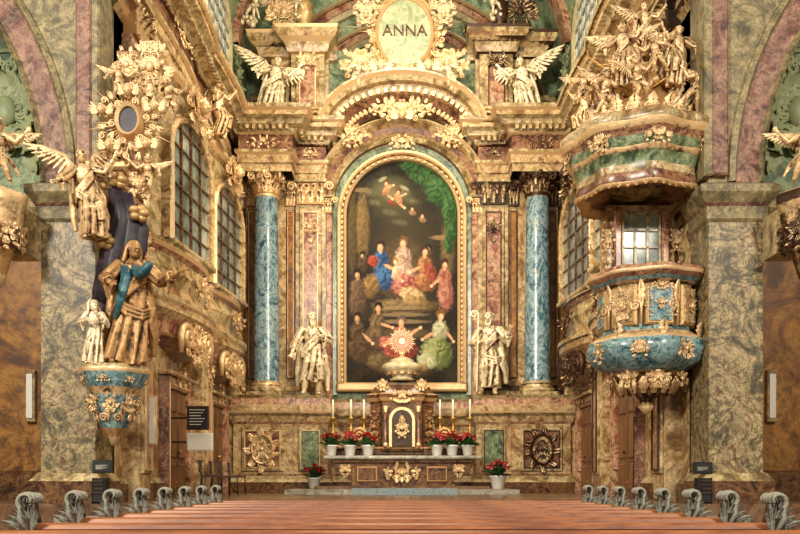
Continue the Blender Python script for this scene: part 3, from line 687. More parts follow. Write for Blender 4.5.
# ------------------------------------------------------------ painting
def build_painting():
    x0,x1,y0,y1=345,458,156,388; K=3
    W=(x1-x0)*K; H=(y1-y0)*K
    xs=x0+(np.arange(W)+.5)/K; ys=y0+(np.arange(H)+.5)/K
    PX,PY=np.meshgrid(xs,ys); img=np.zeros((H,W,3))
    def nz(sc,seed):
        r=np.random.RandomState(seed); g=r.rand(int(H/sc)+3,int(W/sc)+3)
        yy=np.arange(H)/sc; xx=np.arange(W)/sc; yi=yy.astype(int); xi=xx.astype(int); fy=(yy-yi)[:,None]; fx=(xx-xi)[None]
        fy=fy*fy*(3-2*fy); fx=fx*fx*(3-2*fx)
        a=g[yi][:,xi]; b=g[yi][:,xi+1]; c=g[yi+1][:,xi]; d=g[yi+1][:,xi+1]
        return (a*(1-fx)+b*fx)*(1-fy)+(c*(1-fx)+d*fx)*fy
    N=(nz(36,1)*.5+nz(15,2)*.3+nz(6,3)*.2); N2=nz(6,5); N3=nz(14,7)
    def C(h): return np.array(lin(h)[:3])
    img[:]=C('#1E1810')
    def blend(a,col):
        a=a[...,None]; img[:]=img*(1-a)+C(col)*a
    blend(np.clip(N*1.6-.5,0,1)*.6,'#3C321A')
    def E(cx,cy,rx,ry,col,rot=0,soft=.25,fold=0,fc=None,al=1):
        c,s=cos(rot),sin(rot); u=(PX-cx)*c+(PY-cy)*s; v=-(PX-cx)*s+(PY-cy)*c
        d=np.sqrt((u/rx)**2+(v/ry)**2)+(N2-.5)*.3
        a=np.clip((1-d)/soft,0,1)*al; blend(a,col)
        if fc:
            sh=np.clip(.6-(u/rx)*.5-(v/ry)*.35,0,1)
            f=np.clip(np.sin(u*fold*.75+v*.3+N3*9)*.35+sh*.9-.3,0,1); blend(a*f*.6,fc)
            f2=np.clip((u/rx)*.7+(v/ry)*.4-.1+np.sin(u*fold*.8+2+N3*9)*.3,0,1); blend(a*f2*.6,'#1A120A')
    def head_(x,y,r=3.4,hair='#2E1A0E',skin='#C8946A',dx=-.3):
        E(x,y-r*.35,r*1.05,r*1.15,hair,0,.3); E(x+dx*r*.3,y+.25*r,r*.68,r*.88,skin,0,.3); E(x+dx*r*.6,y+.1*r,r*.35,r*.5,'#EBC39A',0,.7,al=.8)
        E(x+dx*r*.3-r*.22,y+.12*r,r*.13,r*.1,'#2A1810',0,.6,al=.7); E(x+dx*r*.3+r*.22,y+.12*r,r*.13,r*.1,'#2A1810',0,.6,al=.7)
    def arm(xa,ya,xb,yb,w=1.8,col='#C8946A'):
        L=math.hypot(xb-xa,yb-ya)/2; E((xa+xb)/2,(ya+yb)/2,L+w*.4,w,col,math.atan2(yb-ya,xb-xa),.35); E(xb,yb,w*1.05,w*1.05,'#E2B48A',0,.4)
    def person(x,y,s,c1,c2,h1='#2E1A0E',skin='#C8946A',lean=0,lap=None,dx=-.3):
        E(x+lean*5*s,y+12*s,6.8*s,9.5*s,c1,lean*.3,.22,.9/s,c2)
        if lap: E(x+lean*9*s+lap*3*s,y+25*s,10*s,10*s,c1,.3*lap,.22,.7/s,c2)
        E(x+lean,y+4*s,1.7*s,2*s,skin,0,.4); head_(x,y,3.8*s,h1,skin,dx)
    E(402,235,40,52,'#3A301C',0,.8); E(362,225,8,40,'#66502C',0,.3,.9,'#907440'); E(352,232,6,52,'#4E3C22',0,.5,.9,'#6E5634'); E(362,187,10,3,'#7A623A',0,.4)
    E(392,196,32,28,'#4E4A2C',.3,.9,al=.8); E(385,184,24,13,'#6A6240',-.3,.9,al=.7); E(394,192,14,10,'#82744A',0,.9,al=.75)
    for (x,y) in ((376,200),(404,190),(412,198),(390,210),(400,220),(370,190)): E(x,y,10,4,'#5E5A3C',.2,.8,.5,'#867C58',al=.7)
    E(447,250,8,40,'#5E4C2E',0,.5,.9,'#80683E'); E(440,235,12,3,'#7A623A',0,.4)
    for (x,y,rx,ry,ro) in ((427,174,25,12,.35),(441,190,20,16,.6),(450,212,9,28,-.1),(449,238,6,16,.05),(412,164,15,7,.2)):
        E(x,y,rx,ry,'#1E3C18',ro,.3,1.3,'#5C8242')
    for (x,y,ro) in ((386,181,.6),(398,190,-.5)):
        E(x,y+6,4,7,'#A06A44',ro,.3,1.4,'#D8A87C'); arm(x,y+4,x+7,y+1,1.3); arm(x+1,y+11,x+6,y+15,1.5); head_(x,y-1,3.0,'#5A3018')
    E(391,200,7,2.6,'#6E2C1E',.5,.4,1.2,'#A0523C'); E(382,176,6,2.4,'#90886A',-.5,.5); E(404,185,6,2.4,'#90886A',.5,.5)
    for (x,y) in ((412,207),(422,214)): E(x,y+3,4.5,3.2,'#7E5C3C',.4,.4,1.4,'#B08C66'); head_(x,y-1,2.3,'#4A2C16')
    E(404,270,34,38,'#463620',0,.35,.3,'#66502E'); E(404,304,38,9,'#6A5230',0,.35,.4,'#A0845A')
    for (x,y) in ((362,253),(428,246)): E(x,y+10,6,9,'#3E2E1C',0,.4,1,'#6E5434'); head_(x,y,3.4,'#120C08','#8A6040')
    # central group, larger
    person(380,244,1.3,'#1C3A5C','#5E8CBC',lean=.05,lap=.6); E(373,259,6,7,'#84301F',0,.3,1,'#C45A44'); arm(383,262,395,268,2.2)
    E(370,284,10,14,'#6E5028',.2,.3,.8,'#B8905A')
    person(403,240,1.35,'#94725A','#EAD2B4','#6A4626',lean=0,lap=.2); E(406,284,16,14,'#84382E',.1,.25,.7,'#D89A84'); E(412,294,15,10,'#9A7846',.3,.25,.7,'#E6CC9A')
    arm(399,256,394,268,2.1); head_(395,259,3.3,'#8A5A2A','#E0B088'); E(395,269,4,6.5,'#E0B088',.3,.3,1,'#F6D8B4'); arm(396,273,402,279,1.6)
    person(424,249,1.2,'#7E4A2A','#CE9A64','#3A2414',lean=.1,lap=.1,dx=.3); E(430,270,7,11,'#7E3426',-.3,.3,1,'#C26E50'); arm(421,264,409,270,2)
    person(444,262,1.2,'#84402F','#D49A80','#3A2214',lean=.0,dx=.3); E(445,293,9,18,'#8E5240',-.05,.25,.9,'#D8A088'); arm(440,276,431,284,1.8)
    person(357,272,1.15,'#543E2A','#94744E','#1A120A','#A87850'); E(357,300,10,18,'#4E3826',.1,.3,.9,'#846644')
    for i,yy in enumerate((306,313,320)): E(402,yy,28+3*i,2.8,'#8A724E',0,.45,al=.75); E(402,yy+2.8,29+3*i,1.1,'#2E2214',0,.5,al=.7)
    E(404,332,36,7,'#5A4628',0,.6)
    # lower figures
    person(378,306,1.25,'#543F2A','#9E8054','#120C08','#B8855C',lean=-.2,lap=-.3); arm(380,322,392,326,2)
    person(357,316,1.2,'#42301F','#846644','#22160C','#A87850',lap=.3); E(362,348,13,17,'#44301E',.1,.3,.7,'#745838'); arm(362,332,372,342,2)
    person(401,320,1.3,'#923828','#E0927A','#5E5040','#C8946A',lean=-.1,lap=.3); E(400,350,19,13,'#802A1E',-.15,.22,.6,'#D47A60'); E(387,342,10,8,'#9A4230',.4,.3,.8,'#E6A68E'); arm(407,334,420,326,2.1); arm(394,336,384,344,2.1)
    E(381,362,17,12,'#544229',.3,.3,.6,'#927A50')
    person(440,314,1.3,'#94906A','#E6DEB8','#7A5028','#D8A47C',lean=-.05,dx=.3); E(436,352,18,18,'#5E6630',-.15,.22,.6,'#C8C88C'); E(426,360,11,8,'#A8A478',.5,.3,.8,'#DCD8AE'); arm(434,330,422,338,2); arm(446,330,453,340,1.8)
    E(408,370,26,7,'#544226',0,.4,.5,'#867040'); E(422,366,7,4,'#8E7244',.2,.3,1,'#BEA268'); E(368,374,18,8,'#241A10',0,.5,.5,'#443420'); E(400,382,55,6,'#140E08',0,.7,al=.8)
    img[:]*= (.8+.4*N2)[...,None]*1.0
    s=.0308; verts=np.zeros((H,W,3)); verts[...,0]=(PX-401.5)*s; verts[...,2]=ZC+(478-PY)*.0305
    inside=(verts[...,2]<cz)|((verts[...,0]**2+(verts[...,2]-cz)**2)<(rP+.12)**2)
    idx=np.arange(H*W).reshape(H,W)
    q=np.stack([idx[:-1,:-1],idx[1:,:-1],idx[1:,1:],idx[:-1,1:]],-1)
    ok=inside[:-1,:-1]&inside[1:,:-1]&inside[1:,1:]&inside[:-1,1:]
    q=q[ok]; used,inv=np.unique(q,return_inverse=True); q=inv.reshape(-1,4)
    V=verts.reshape(-1,3)[used]; Cc=img.reshape(-1,3)[used]; zb0=V[:,2].min(); V[:,2]-=zb0
    me=bpy.data.meshes.new('canvas'); me.from_pydata(V.tolist(),[],q.tolist())
    at=me.color_attributes.new('paint','FLOAT_COLOR','POINT')
    at.data.foreach_set('color',np.c_[Cc,np.ones(len(Cc))].astype(np.float32).ravel())
    m,nt,b=newmat('oilpaint'); an=nt.nodes.new('ShaderNodeAttribute'); an.attribute_name='paint'
    nt.links.new(an.outputs['Color'],b.inputs['Base Color']); b.inputs['Roughness'].default_value=.6; b.inputs['Specular IOR Level'].default_value=.15
    me.materials.append(m)
    return me,zb0
me,zb0=build_painting()
mb=MB()
fr=archpath(rP,ZC+2.9,cz)
mb.sweep(fr,[(-.02,24.7,'gold'),(-.02,24.5,'gold'),(.05,24.44,'gold2'),(.1,24.48,'gold'),(.16,24.4,'gold'),(.24,24.42,'gold2'),(.27,24.7,'gold2')],'xz',-1,smooth=False)
mb.box(-rP-.27,rP+.27,24.42,24.7,ZC+2.66,ZC+2.92,'gold',.05)
for i in range(len(fr)-1):
    a=Vector(fr[i]);b=Vector(fr[i+1]); L=(b-a).length; k=max(1,int(L/.16))
    for j in range(k):
        p=a.lerp(b,(j+.5)/k); ang=math.atan2(b.y-a.y,b.x-a.x)
        with mb.at(T(p.x*1.06,24.42,p.y)@R(pi/2-ang,'Y')): mb.ell((0,0,0),(.035,.03,.07),'leafgold',6,4)
fo=mb.obj('altar_painting')
cv=bpy.data.objects.new('canvas',me); SC.collection.objects.link(cv); cv.parent=fo; cv.location=Vector((0,24.66,zb0))-fo.location

# ------------------------------------------------------------ statues on the retable
figure('saint_statue',(X(312,23.45),23.4,ZC+2.42),2.4,.15,'statue',dict(beard=True,robe_z=.16,robe_r=.13,HL=(.08,-.2,.70),EL=(.22,-.06,.66),ER=(-.2,.02,.62),HR=(-.24,-.12,.5),KL=(.1,-.12,.3),seed=3,yawh=.3,sway=.04))
figure('saint_statue',(X(489,23.45),23.4,ZC+2.42),2.4,-.15,'statue',dict(beard=True,robe_z=.1,robe_r=.13,EL=(.22,-.03,.66),HL=(.25,-.18,.74),ER=(-.2,-.05,.62),HR=(-.1,-.2,.62),seed=5,yawh=-.3,sway=-.04,staff=((-.14,-.2,.02),(-.12,-.2,.95))))
figure('angel_statue',(X(268,23.6),23.5,ZC+10.6),1.8,.3,'statue',dict(ANGEL,seed=7),lean=(.18,0))
figure('angel_statue',(X(530,23.6),23.5,ZC+10.6),1.8,-.3,'statue',dict(ANGEL,seed=8),flip=True,lean=(-.18,0))
for k,(px,py,h,fl) in enumerate(((352,88,.95,False),(455,88,.95,True),(247,20,1.0,False),(302,14,.9,True),(497,14,.9,False),(375,10,.8,True),(440,8,.8,False))):
    y=23.6 if k<2 else 24.3
    figure('putto',(X(px,y),y,Z(py,y)-.1),h,0,'statue',dict(PUTTO,seed=20+k,cloud=k>1),flip=fl,lean=(random.Random(k).uniform(-.4,.4),0),parent=root)

# ------------------------------------------------------------ altar table
YA=21.5
mb=MB()
mb.box(-3.0,3.0,20.4,22.7,ZF,ZF+.12,'stone'); mb.box(-2.3,2.3,20.9,22.7,ZF+.12,ZF+.2,'floor')
zt=Z(456,YA)
mb.box(X(325,YA),X(480,YA),YA-.45,YA+.5,zt-.1,zt,'stone',.03)
mb.box(X(332,YA),X(473,YA),YA-.38,YA+.5,zt-.2,zt-.1,'brownmarb',.04)
hw=X(470,YA)
pr=[(-hw*.97,zt-.2),(-hw*.99,zt-.35),(-hw*.86,zt-.55),(-hw*.72,ZF+.3),(-hw*.8,ZF+.2),(hw*.8,ZF+.2),(hw*.72,ZF+.3),(hw*.86,zt-.55),(hw*.99,zt-.35),(hw*.97,zt-.2)]
mb.prism(pr,YA-.3,YA+.5,'brownmarb')
with mb.at(T(0,YA-.34,ZF+.55)): rocaille(mb,1.2,.45,'gold',51,18)
for sg in (1,-1):
    panel(mb,*sorted((sg*.65,sg*1.2)),ZF+.32,zt-.28,YA-.3,'bronzegold','brownmarb',.04,False)
    with mb.at(T(sg*1.5,YA-.32,ZF+.65)): rocaille(mb,.35,.4,'gold',52,10)
mb.box(-1.9,1.9,YA+.2,YA+.75,zt,zt+.2,'brownmarb',.03); mb.box(-1.95,1.95,YA+.17,YA+.8,zt+.2,zt+.25,'gold2',.01)
mb.box(X(352,20.2),X(457,20.2),20.0,20.38,ZF+.0,ZF+.16,'carpet')
mb.obj('altar_table')
mb=MB(); yt=YA+.15; zb=Z(455,YA)
mb.M=T(0,0,zb)@S(1.05,1,1.09)@T(0,0,-zb)
mb.box(-.85,.85,yt-.05,yt+.6,zb,zb+.14,'brownmarb',.02)
tp=[(-.82,yt+.5),(-.82,yt+.15),(-.55,yt+.05),(-.5,yt-.15),(.5,yt-.15),(.55,yt+.05),(.82,yt+.15),(.82,yt+.5)]
mb.sweep(tp,[(0,zb+.1,'brownmarb'),(.04,zb+.16,'bronzegold'),(0,zb+.2,'brownmarb'),(0,zb+1.3,'bronzegold'),(.05,zb+1.34,'gold2'),(.1,zb+1.42,'brownmarb'),(.12,zb+1.5,'gold'),(.0,zb+1.54,'brownmarb'),(-.1,zb+1.7,'brownmarb'),(-.22,zb+1.8,'bronzegold'),(-.3,zb+1.84,'bronzegold'),(-.5,zb+1.85,'bronzegold')])
mb.prism([(-.5,zb+.1),(.5,zb+.1),(.5,zb+1.8),(-.5,zb+1.8)],yt,yt+.5,'brownmarb')
arch=[(-.26,zb+.2),(-.26,zb+.85)]+[(-.26*cos(pi*i/12),zb+.85+.26*sin(pi*i/12)) for i in range(1,12)]+[(.26,zb+.85),(.26,zb+.2)]
mb.prism(arch,yt-.2,yt-.1,'bronzegold'); mb.sweep(arch,[(0,yt-.15,'gold'),(0,yt-.24,'gold'),(.07,yt-.24,'gold'),(.08,yt-.15,'gold')],'xz',-1)
with mb.at(T(0,yt-.24,zb+.65)): rocaille(mb,.36,.7,'gold',61,14)
for sg in (1,-1):
    with mb.at(T(sg*.42,yt-.24,zb+.2)): mb.lathe([(.06,0,'gold'),(.06,.08,'gold'),(.045,.1,'rosed'),(.04,.85,'gold'),(.07,1.0,'gold')],'rosed',12)
    with mb.at(T(sg*.7,yt-.0,zb+.7)@R(sg*.4,'Z')): rocaille(mb,.26,1.0,'bronzegold',62,12)
    with mb.at(T(sg*.92,yt+.2,zb+.5)): mb.scroll(.2,'bronzegold',1.7,.3,-sg,1.5)
    with mb.at(T(sg*.5,yt-.1,zb+1.7)): rocaille(mb,.4,.35,'gold',63,8)
with mb.at(T(0,yt-.22,zb+1.45)): rocaille(mb,.7,.35,'gold',64,12)
mb.obj('tabernacle')
mb=MB()
with mb.at(T(0,yt+.15,zb+2.02)):
    mb.lathe([(.3,0),(.34,.05),(.24,.1),(.3,.16),(.52,.28),(.56,.38),(.48,.46),(.3,.52),(.34,.56),(.2,.62),(.06,.68)],'cream',24)
    for k in range(12):
        with mb.at(R(k*pi/6,'Z')@T(0,-.42,.16)): mb.leaf(.26,.18,'gold',.3)
    mb.tube([(0,0,.64),(0,0,.8)],[.06,.04],'gold',8); mb.ell((0,0,.74),(.08,.08,.06),'gold')
    with mb.at(T(0,0,1.08)@S(.82,1,.82)):
        ring=[(.34*cos(2*pi*i/28),.34*sin(2*pi*i/28)) for i in range(28)]
        mb.prism([(a*.95,b*.95) for a,b in ring],-.03,.03,'hostred'); mb.prism([(a*.3,b*.3) for a,b in ring],-.06,.06,'gold')
        for i in range(24):
            with mb.at(R(2*pi*i/24,'Y')): mb.tube([(0,-.035,.1),(0,-.035,.31)],[.006,.018],'leafgold',4)
        for i in range(32):
            with mb.at(R(2*pi*i/32,'Y')): mb.tube([(0,0,.3),(0,0,.46 if i%2 else .4)],[.035,.014],'leafgold',5)
mb.obj('monstrance')
cm=MB()
cm.lathe([(.13,0),(.13,.03),(.08,.07),(.04,.12),(.05,.2),(.075,.26),(.04,.32),(.03,.42),(.045,.5),(.028,.56),(.03,.72),(.06,.76),(.09,.8),(.08,.82),(.03,.83)],'brass',14)
cm.lathe([(.028,.82,'candle'),(.028,1.3,'candle'),(.008,1.32,'candle')],'candle',10)
for k in range(3):
    with cm.at(R(k*2.094,'Z')@T(0,-.06,.06)): cm.leaf(.14,.1,'brass',.5)
c0=cm.obj('altar_candlestick',origin=(0,0,0))
for i,px in enumerate((333,351,364,440,453,470)):
    c=c0 if i==0 else bpy.data.objects.new('altar_candlestick',c0.data)
    if i: SC.collection.objects.link(c)
    c.location=(X(px,YA+.45),YA+.45,zt+.25)
def pot(name,loc,s,fl,seed):
    m=MB(); rnd=random.Random(seed)
    m.lathe([(.1*s,0,'potwhite'),(.11*s,.02*s,'potwhite'),(.15*s,.22*s,'potwhite'),(.165*s,.23*s,'potwhite'),(.165*s,.26*s,'potwhite'),(.14*s,.26*s,'green'),(.1*s,.25*s,'green')],'potwhite',16)
    for i in range(40):
        a=rnd.uniform(0,2*pi); t=rnd.uniform(.2,1.35)
        with m.at(T(0,0,.24*s)@R(a,'Z')@R(t,'X')@T(0,0,rnd.uniform(.0,.1)*s)): m.leaf(rnd.uniform(.14,.26)*s,.12*s,'green',.3)
    for i in range(22):
        a=rnd.uniform(0,2*pi); r=rnd.uniform(0,.27)*s; z=(.54-.5*(r/s)+rnd.uniform(-.06,.04))*s
        c=(r*cos(a),r*sin(a),z)
        m.tube([(0,0,.25*s),c],[.008*s,.006*s],'green',4)
        for k in range(6):
            with m.at(T(*c)@R(k*1.047,'Z')@R(.9,'X')): m.leaf(.08*s,.07*s,fl,.3,4)
        m.ell(c,.03*s,fl,6,4)
    o=m.obj(name,origin=(0,0,0)); o.location=loc; return o
for i,(px,f) in enumerate(((331,'red'),(350,'pink'),(368,'red'),(437,'pink'),(452,'red'),(468,'pink'))):
    pot('potted_flowers',(X(px,YA-.15),YA-.15,zt),1.1,f,i)
pot('potted_flowers',(X(498,21),21,ZF+.12),1.4,'pink',12)
pot('potted_flowers',(X(314,22.2),22.2,ZF+.12),1.2,'red',13)

# ------------------------------------------------------------ pulpit (right)
def oct_(k=8,amp=.05): return lambda a,z: 1+amp*cos(k*a)
PY0=14.2; PXc=X(655,13.7)
mb=MB()
mb.M=T(PXc,PY0,0)
def zz(py): return ZC+(478-py)*.0171
mb.lathe([(.04,zz(412),'gold'),(.14,zz(404),'gold2'),(.1,zz(398),'gold'),(.3,zz(388),'bronzegold'),(.52,zz(374),'gold'),(.62,zz(370),'bluegreen'),(.92,zz(362),'bluegreen'),(1.02,zz(350),'bluegreen'),(.98,zz(340),'gold'),(.9,zz(336),'tanpink'),(.76,zz(331),'bluegreen'),(.72,zz(320),'bluegreen'),(.72,zz(300),'tan'),(.78,zz(286),'gold'),(.86,zz(283),'bluegreen'),(.94,zz(280),'rosed'),(1.0,zz(276),'gold'),(1.02,zz(273),'rose'),(.98,zz(269),'tan'),(.85,zz(268),'tan')],'tan',64,True,oct_(8,.035))
for i in range(8):
    a=i*pi/4+pi/8
    with mb.at(R(a,'Z')@T(0,-.80,zz(308))):
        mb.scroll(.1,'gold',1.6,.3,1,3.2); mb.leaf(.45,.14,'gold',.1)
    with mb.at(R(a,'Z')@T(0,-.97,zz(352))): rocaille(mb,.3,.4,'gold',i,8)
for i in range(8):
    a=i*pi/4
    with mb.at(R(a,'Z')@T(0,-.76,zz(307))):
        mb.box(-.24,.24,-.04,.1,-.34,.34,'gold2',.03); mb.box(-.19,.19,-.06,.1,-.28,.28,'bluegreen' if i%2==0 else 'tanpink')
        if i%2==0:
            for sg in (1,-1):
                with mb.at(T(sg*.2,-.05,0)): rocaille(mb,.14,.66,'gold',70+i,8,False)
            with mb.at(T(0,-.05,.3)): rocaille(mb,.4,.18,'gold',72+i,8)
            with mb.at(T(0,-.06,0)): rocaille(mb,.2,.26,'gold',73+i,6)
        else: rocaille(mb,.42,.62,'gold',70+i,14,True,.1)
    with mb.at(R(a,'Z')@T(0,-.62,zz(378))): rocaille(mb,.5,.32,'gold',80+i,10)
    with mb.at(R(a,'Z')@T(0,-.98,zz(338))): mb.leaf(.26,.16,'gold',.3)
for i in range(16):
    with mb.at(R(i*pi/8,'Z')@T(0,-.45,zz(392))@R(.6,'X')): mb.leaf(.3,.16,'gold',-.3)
mb.box(-.6,.62,.35,.9,zz(272),zz(188),'tanpink')
mb.box(-.32,.32,.31,.4,zz(270),zz(198),'pane')
for i in range(0,4): mb.box(-.33+.66*i/3-.02,-.33+.66*i/3+.02,.27,.33,zz(270),zz(198),'tan')
for i in range(0,5): mb.box(-.33,.33,.27,.33,zz(270-18*i)-.015,zz(270-18*i)+.015,'tan')
for sg in (1,-1):
    mb.box(*sorted((sg*.36,sg*.5)),.22,.4,zz(270),zz(195),'rose',.03)
    with mb.at(T(sg*.62,.25,zz(230))): rocaille(mb,.26,1.2,'gold',90,14)
mb.obj('pulpit')
mb=MB(); CXc=X(645,13.7)
mb.M=T(CXc,PY0,0)
mb.lathe([(.1,zz(186),'gold2'),(.5,zz(183),'rosed'),(.85,zz(186),'gold'),(1.0,zz(194),'gold'),(1.06,zz(190),'rosed'),(1.02,zz(180),'tan'),(1.0,zz(172),'greenmarb'),(1.08,zz(162),'gold'),(1.16,zz(158),'greenmarb'),(1.15,zz(148),'rosed'),(1.22,zz(142),'gold'),(1.3,zz(136),'tan'),(1.3,zz(130),'tanpink'),(1.2,zz(124),'tan'),(.9,zz(122),'tan'),(.6,zz(112),'tan'),(.2,zz(100),'tan')],'tan',64,True,oct_(8,.045))
for i in range(44):
    a=2*pi*i/44; rr=1.02*(1+.045*cos(8*(a-pi/2)))
    with mb.at(R(a,'Z')@T(0,-rr,zz(187))@R(pi,'Y')): mb.leaf(.13,.1,'bronzegold',.1)
for i in range(8):
    with mb.at(R(i*pi/4,'Z')@T(0,-1.2,zz(152))): rocaille(mb,.5,.3,'gold',100+i,10)
for i in range(20):
    with mb.at(R(i*pi/10,'Z')@T(0,-.95,zz(118))): mb.leaf(.24,.18,'gold',.3); mb.scroll(.08,'gold',1.5,.3,1)
rnd=random.Random(9)
for i in range(80):
    h=rnd.uniform(0,1); a=rnd.uniform(pi,2*pi); r=(1-h)*.9
    with mb.at(T(r*cos(a)+.1,r*sin(a)*.7,zz(115-h*75))@R(rnd.uniform(-1,1),'Z')@R(rnd.uniform(-1.2,1.2),'Y')):
        if i%3==0: mb.scroll(.1,'gold',1.6,.3,1 if i%2 else -1)
        elif i%3==1: mb.leaf(.34,.16,'leafgold',.5)
        else: mb.ell((0,0,0),(.13,.12,.1),'gold2')
mb.tube([(.1,.1,zz(118)),(.1,.1,zz(90)),(.1,.1,zz(40))],[.8,.5,.15],'bronzegold',20,1,fold=.15,fk=7)
for i in range(30):
    a=-pi*.1+pi*1.2*i/29
    with mb.at(T(.1,.05,zz(45))@R(pi/2-a,'Y')): mb.tube([(0,0,.15),(0,0,.55+.25*(i%2))],[.02,.005],'gold',4)
for sg in (1,-1):
    mb.tube([(.1,-.2,zz(60)),(.1+sg*.5,-.3,zz(20))],[.02,.02],'brass',5)
    mb.tube([(-.2*sg,-.3,zz(95)),(sg*.95,-.45,zz(55))],[.025,.015],'brass',5)
can=mb.obj('pulpit_canopy')
for k_,(dx,dy,py,h,fl,pose) in enumerate(((-.75,-.55,120,.85,0,PUTTO),(.72,-.6,118,.85,1,PUTTO),(-.15,-.75,112,.8,0,PUTTO),(.3,-.55,78,.75,1,PUTTO),(-.35,-.5,88,1.1,0,ANGEL),(.55,-.4,84,1.05,1,ANGEL),(.08,-.3,52,.95,0,ANGEL),(-.95,-.1,100,.7,1,PUTTO))):
    figure('angel_%d'%k_,(CXc+dx,PY0+dy,zz(py)),h,random.Random(k_).uniform(-.5,.5),'gold',dict(pose,seed=30+k_,wings=(.4,.4)),flip=bool(fl),lean=(random.Random(k_+5).uniform(-.5,.5),0),parent=can)

# ------------------------------------------------------------ left sculpture group
YL=12.9
def XL(p): return X(p,YL)
def ZL(p): return Z(p,YL)
mb=MB()
with mb.at(T(XL(112),13.0,0)):
    mb.lathe([(.05,ZL(445),'gold'),(.1,ZL(436),'bronzegold'),(.2,ZL(428),'bluegreen'),(.3,ZL(410),'bluegreen'),(.34,ZL(395),'gold'),(.4,ZL(388),'bluegreen'),(.48,ZL(382),'bluegreen'),(.53,ZL(374),'gold'),(.55,ZL(370),'tan'),(.5,ZL(366),'stone')],'bluegreen',40,True,oct_(6,.05))
    for i in range(8):
        with mb.at(R(i*pi/4+.2,'Z')@T(0,-.36,ZL(404))): rocaille(mb,.26,.4,'gold',110+i,10)
        with mb.at(R(i*pi/4,'Z')@T(0,-.47,ZL(381))): rocaille(mb,.3,.14,'gold',116+i,6)
    for i in range(8):
        with mb.at(R(i*pi/4,'Z')@T(0,-.27,ZL(418))@R(.3,'X')): mb.leaf(.26,.13,'gold',-.2); mb.scroll(.07,'gold',1.5,.3,1)
mb.box(XL(112)-.3,-5.0,13.05,13.3,ZL(430),ZL(370),'tan')
mb.obj('statue_console')
figure('saint_anne_statue',(XL(128),12.85,ZL(367)),2.02,.35,'bronzegold',dict(veil=True,hair=None,robe_r=.145,knee=0,EL=(.22,-.04,.70),HL=(.33,-.18,.76),ER=(-.2,-.05,.66),HR=(-.16,-.22,.60),KR=(-.06,-.05,.28),seed=11,yawh=.4,tilth=.15,sway=.05),vox=.013,lean=(.06,0))
figure('child_mary_statue',(XL(100),12.65,ZL(367)),1.0,.3,'statue',dict(child=True,hair='long',robe_r=.15,seed=12,cloak=False,EL=(.2,-.1,.62),HL=(.1,-.22,.72),yawh=.5,tilth=-.2))
mb=MB()
mb.tube([(XL(139),12.72,ZL(272)),(XL(146),12.58,ZL(280)),(XL(154),12.47,ZL(277)),(XL(160),12.42,ZL(271))],[.08,.085,.075,.05],'clothblue',12,1,fold=.18,fk=4)
mb.tube([(XL(129),12.70,ZL(270)),(XL(132),12.64,ZL(282)),(XL(128),12.6,ZL(300)),(XL(122),12.6,ZL(322))],[.06,.08,.07,.03],'clothblue',14,.7,fold=.15,fk=5)
mb.obj('blue_mantle')
mb=MB()
for i,(a,b,c,d) in enumerate((((112,185),(118,215),(108,260),(98,300)),((122,190),(127,220),(120,265),(108,310)),((104,200),(108,240),(98,290),(92,350)),((115,200),(122,240),(112,300),(104,345)),((128,200),(134,225),(132,245),(128,262)))):
    mb.tube([(XL(p),13.05+.03*i,ZL(q)) for p,q in (a,b,c,d)],[.1,.15,.14,.09],'purple',14,.7,fold=.25,fk=5)
mb.obj('dark_drapery')
mb=MB()
with mb.at(T(XL(130),12.95,ZL(122))):
    ov=[(.15*cos(2*pi*i/24),.21*sin(2*pi*i/24)) for i in range(24)]
    mb.prism(ov,-.12,.1,'purple'); mb.sweep(list(reversed(ov)),[(0,0,'gold'),(0,-.16,'gold'),(.05,-.2,'gold'),(.08,0,'gold')],'xz',-1,closed=True)
    for i in range(44):
        a=2*pi*i/44
        with mb.at(T(.18*cos(a),-.02,.24*sin(a))@R(pi/2-a,'Y')): mb.tube([(0,0,0),(0,0,.28+.14*(i%3))],[.022,.005],'gold',4)
    for i in range(36):
        a=2*pi*i/36; q=1+.25*(i%3)
        with mb.at(T(.3*q*cos(a),-.1,.36*q*sin(a))@R(pi/2-a+.5*(i%3-1),'Y')): mb.leaf(.17,.09,'gold',.5) if i%2 else mb.scroll(.055,'gold',1.5,.3)
    for (dx,dz,r) in ((-.3,-.42,.08),(.3,-.4,.08),(0,.46,.08),(.42,.2,.08),(-.42,.15,.08)):
        with mb.at(T(dx,-.15,dz)): cherub(mb,r,'gold')
mb.box(-5.2,-4.3,13.05,13.3,ZL(165),ZL(155),'gold2',.04)
for (px,py,w,h,sd) in ((152,60,.7,1.1,1),(140,180,.5,.9,3),(128,58,.5,.6,5),(148,105,.4,.8,6)):
    with mb.at(T(XL(px)-.1,13.15,ZL(py))): rocaille(mb,w,h,'gold',120+sd,14)
for (px,py) in ((96,185),(116,178),(104,240),(138,212)):
    for q in range(5): mb.ell((XL(px)+.08*cos(q*1.3),12.95+.05*sin(q*2),ZL(py)+.08*sin(q*1.3)),(.09,.09,.07),'gold2',8,6)
glo=mb.obj('gilded_glory')
figure('angel',(XL(98),12.75,ZL(243)),1.4,.5,'gold',dict(ANGEL,seed=14,wings=(.38,.7)),lean=(-.15,0),parent=glo)
figure('putto_1',(XL(148),12.9,ZL(200)),.7,0,'gold',dict(PUTTO,seed=15),flip=True,parent=glo)
figure('putto_2',(XL(120),12.85,ZL(106)),.65,.4,'gold',dict(PUTTO,seed=16),parent=glo)
figure('putto_3',(XL(160),13.3,ZL(112)),.75,.9,'gold',dict(PUTTO,seed=17),parent=glo)
for side,nm in ((1,'left'),(-1,'right')):
    figure('cornice_angel',(-4.75*side,20.6,ZC+8.75),1.5,1.2*side,'gold',dict(ANGEL,seed=18),flip=side<0,parent=bpy.data.objects['wall_'+nm])
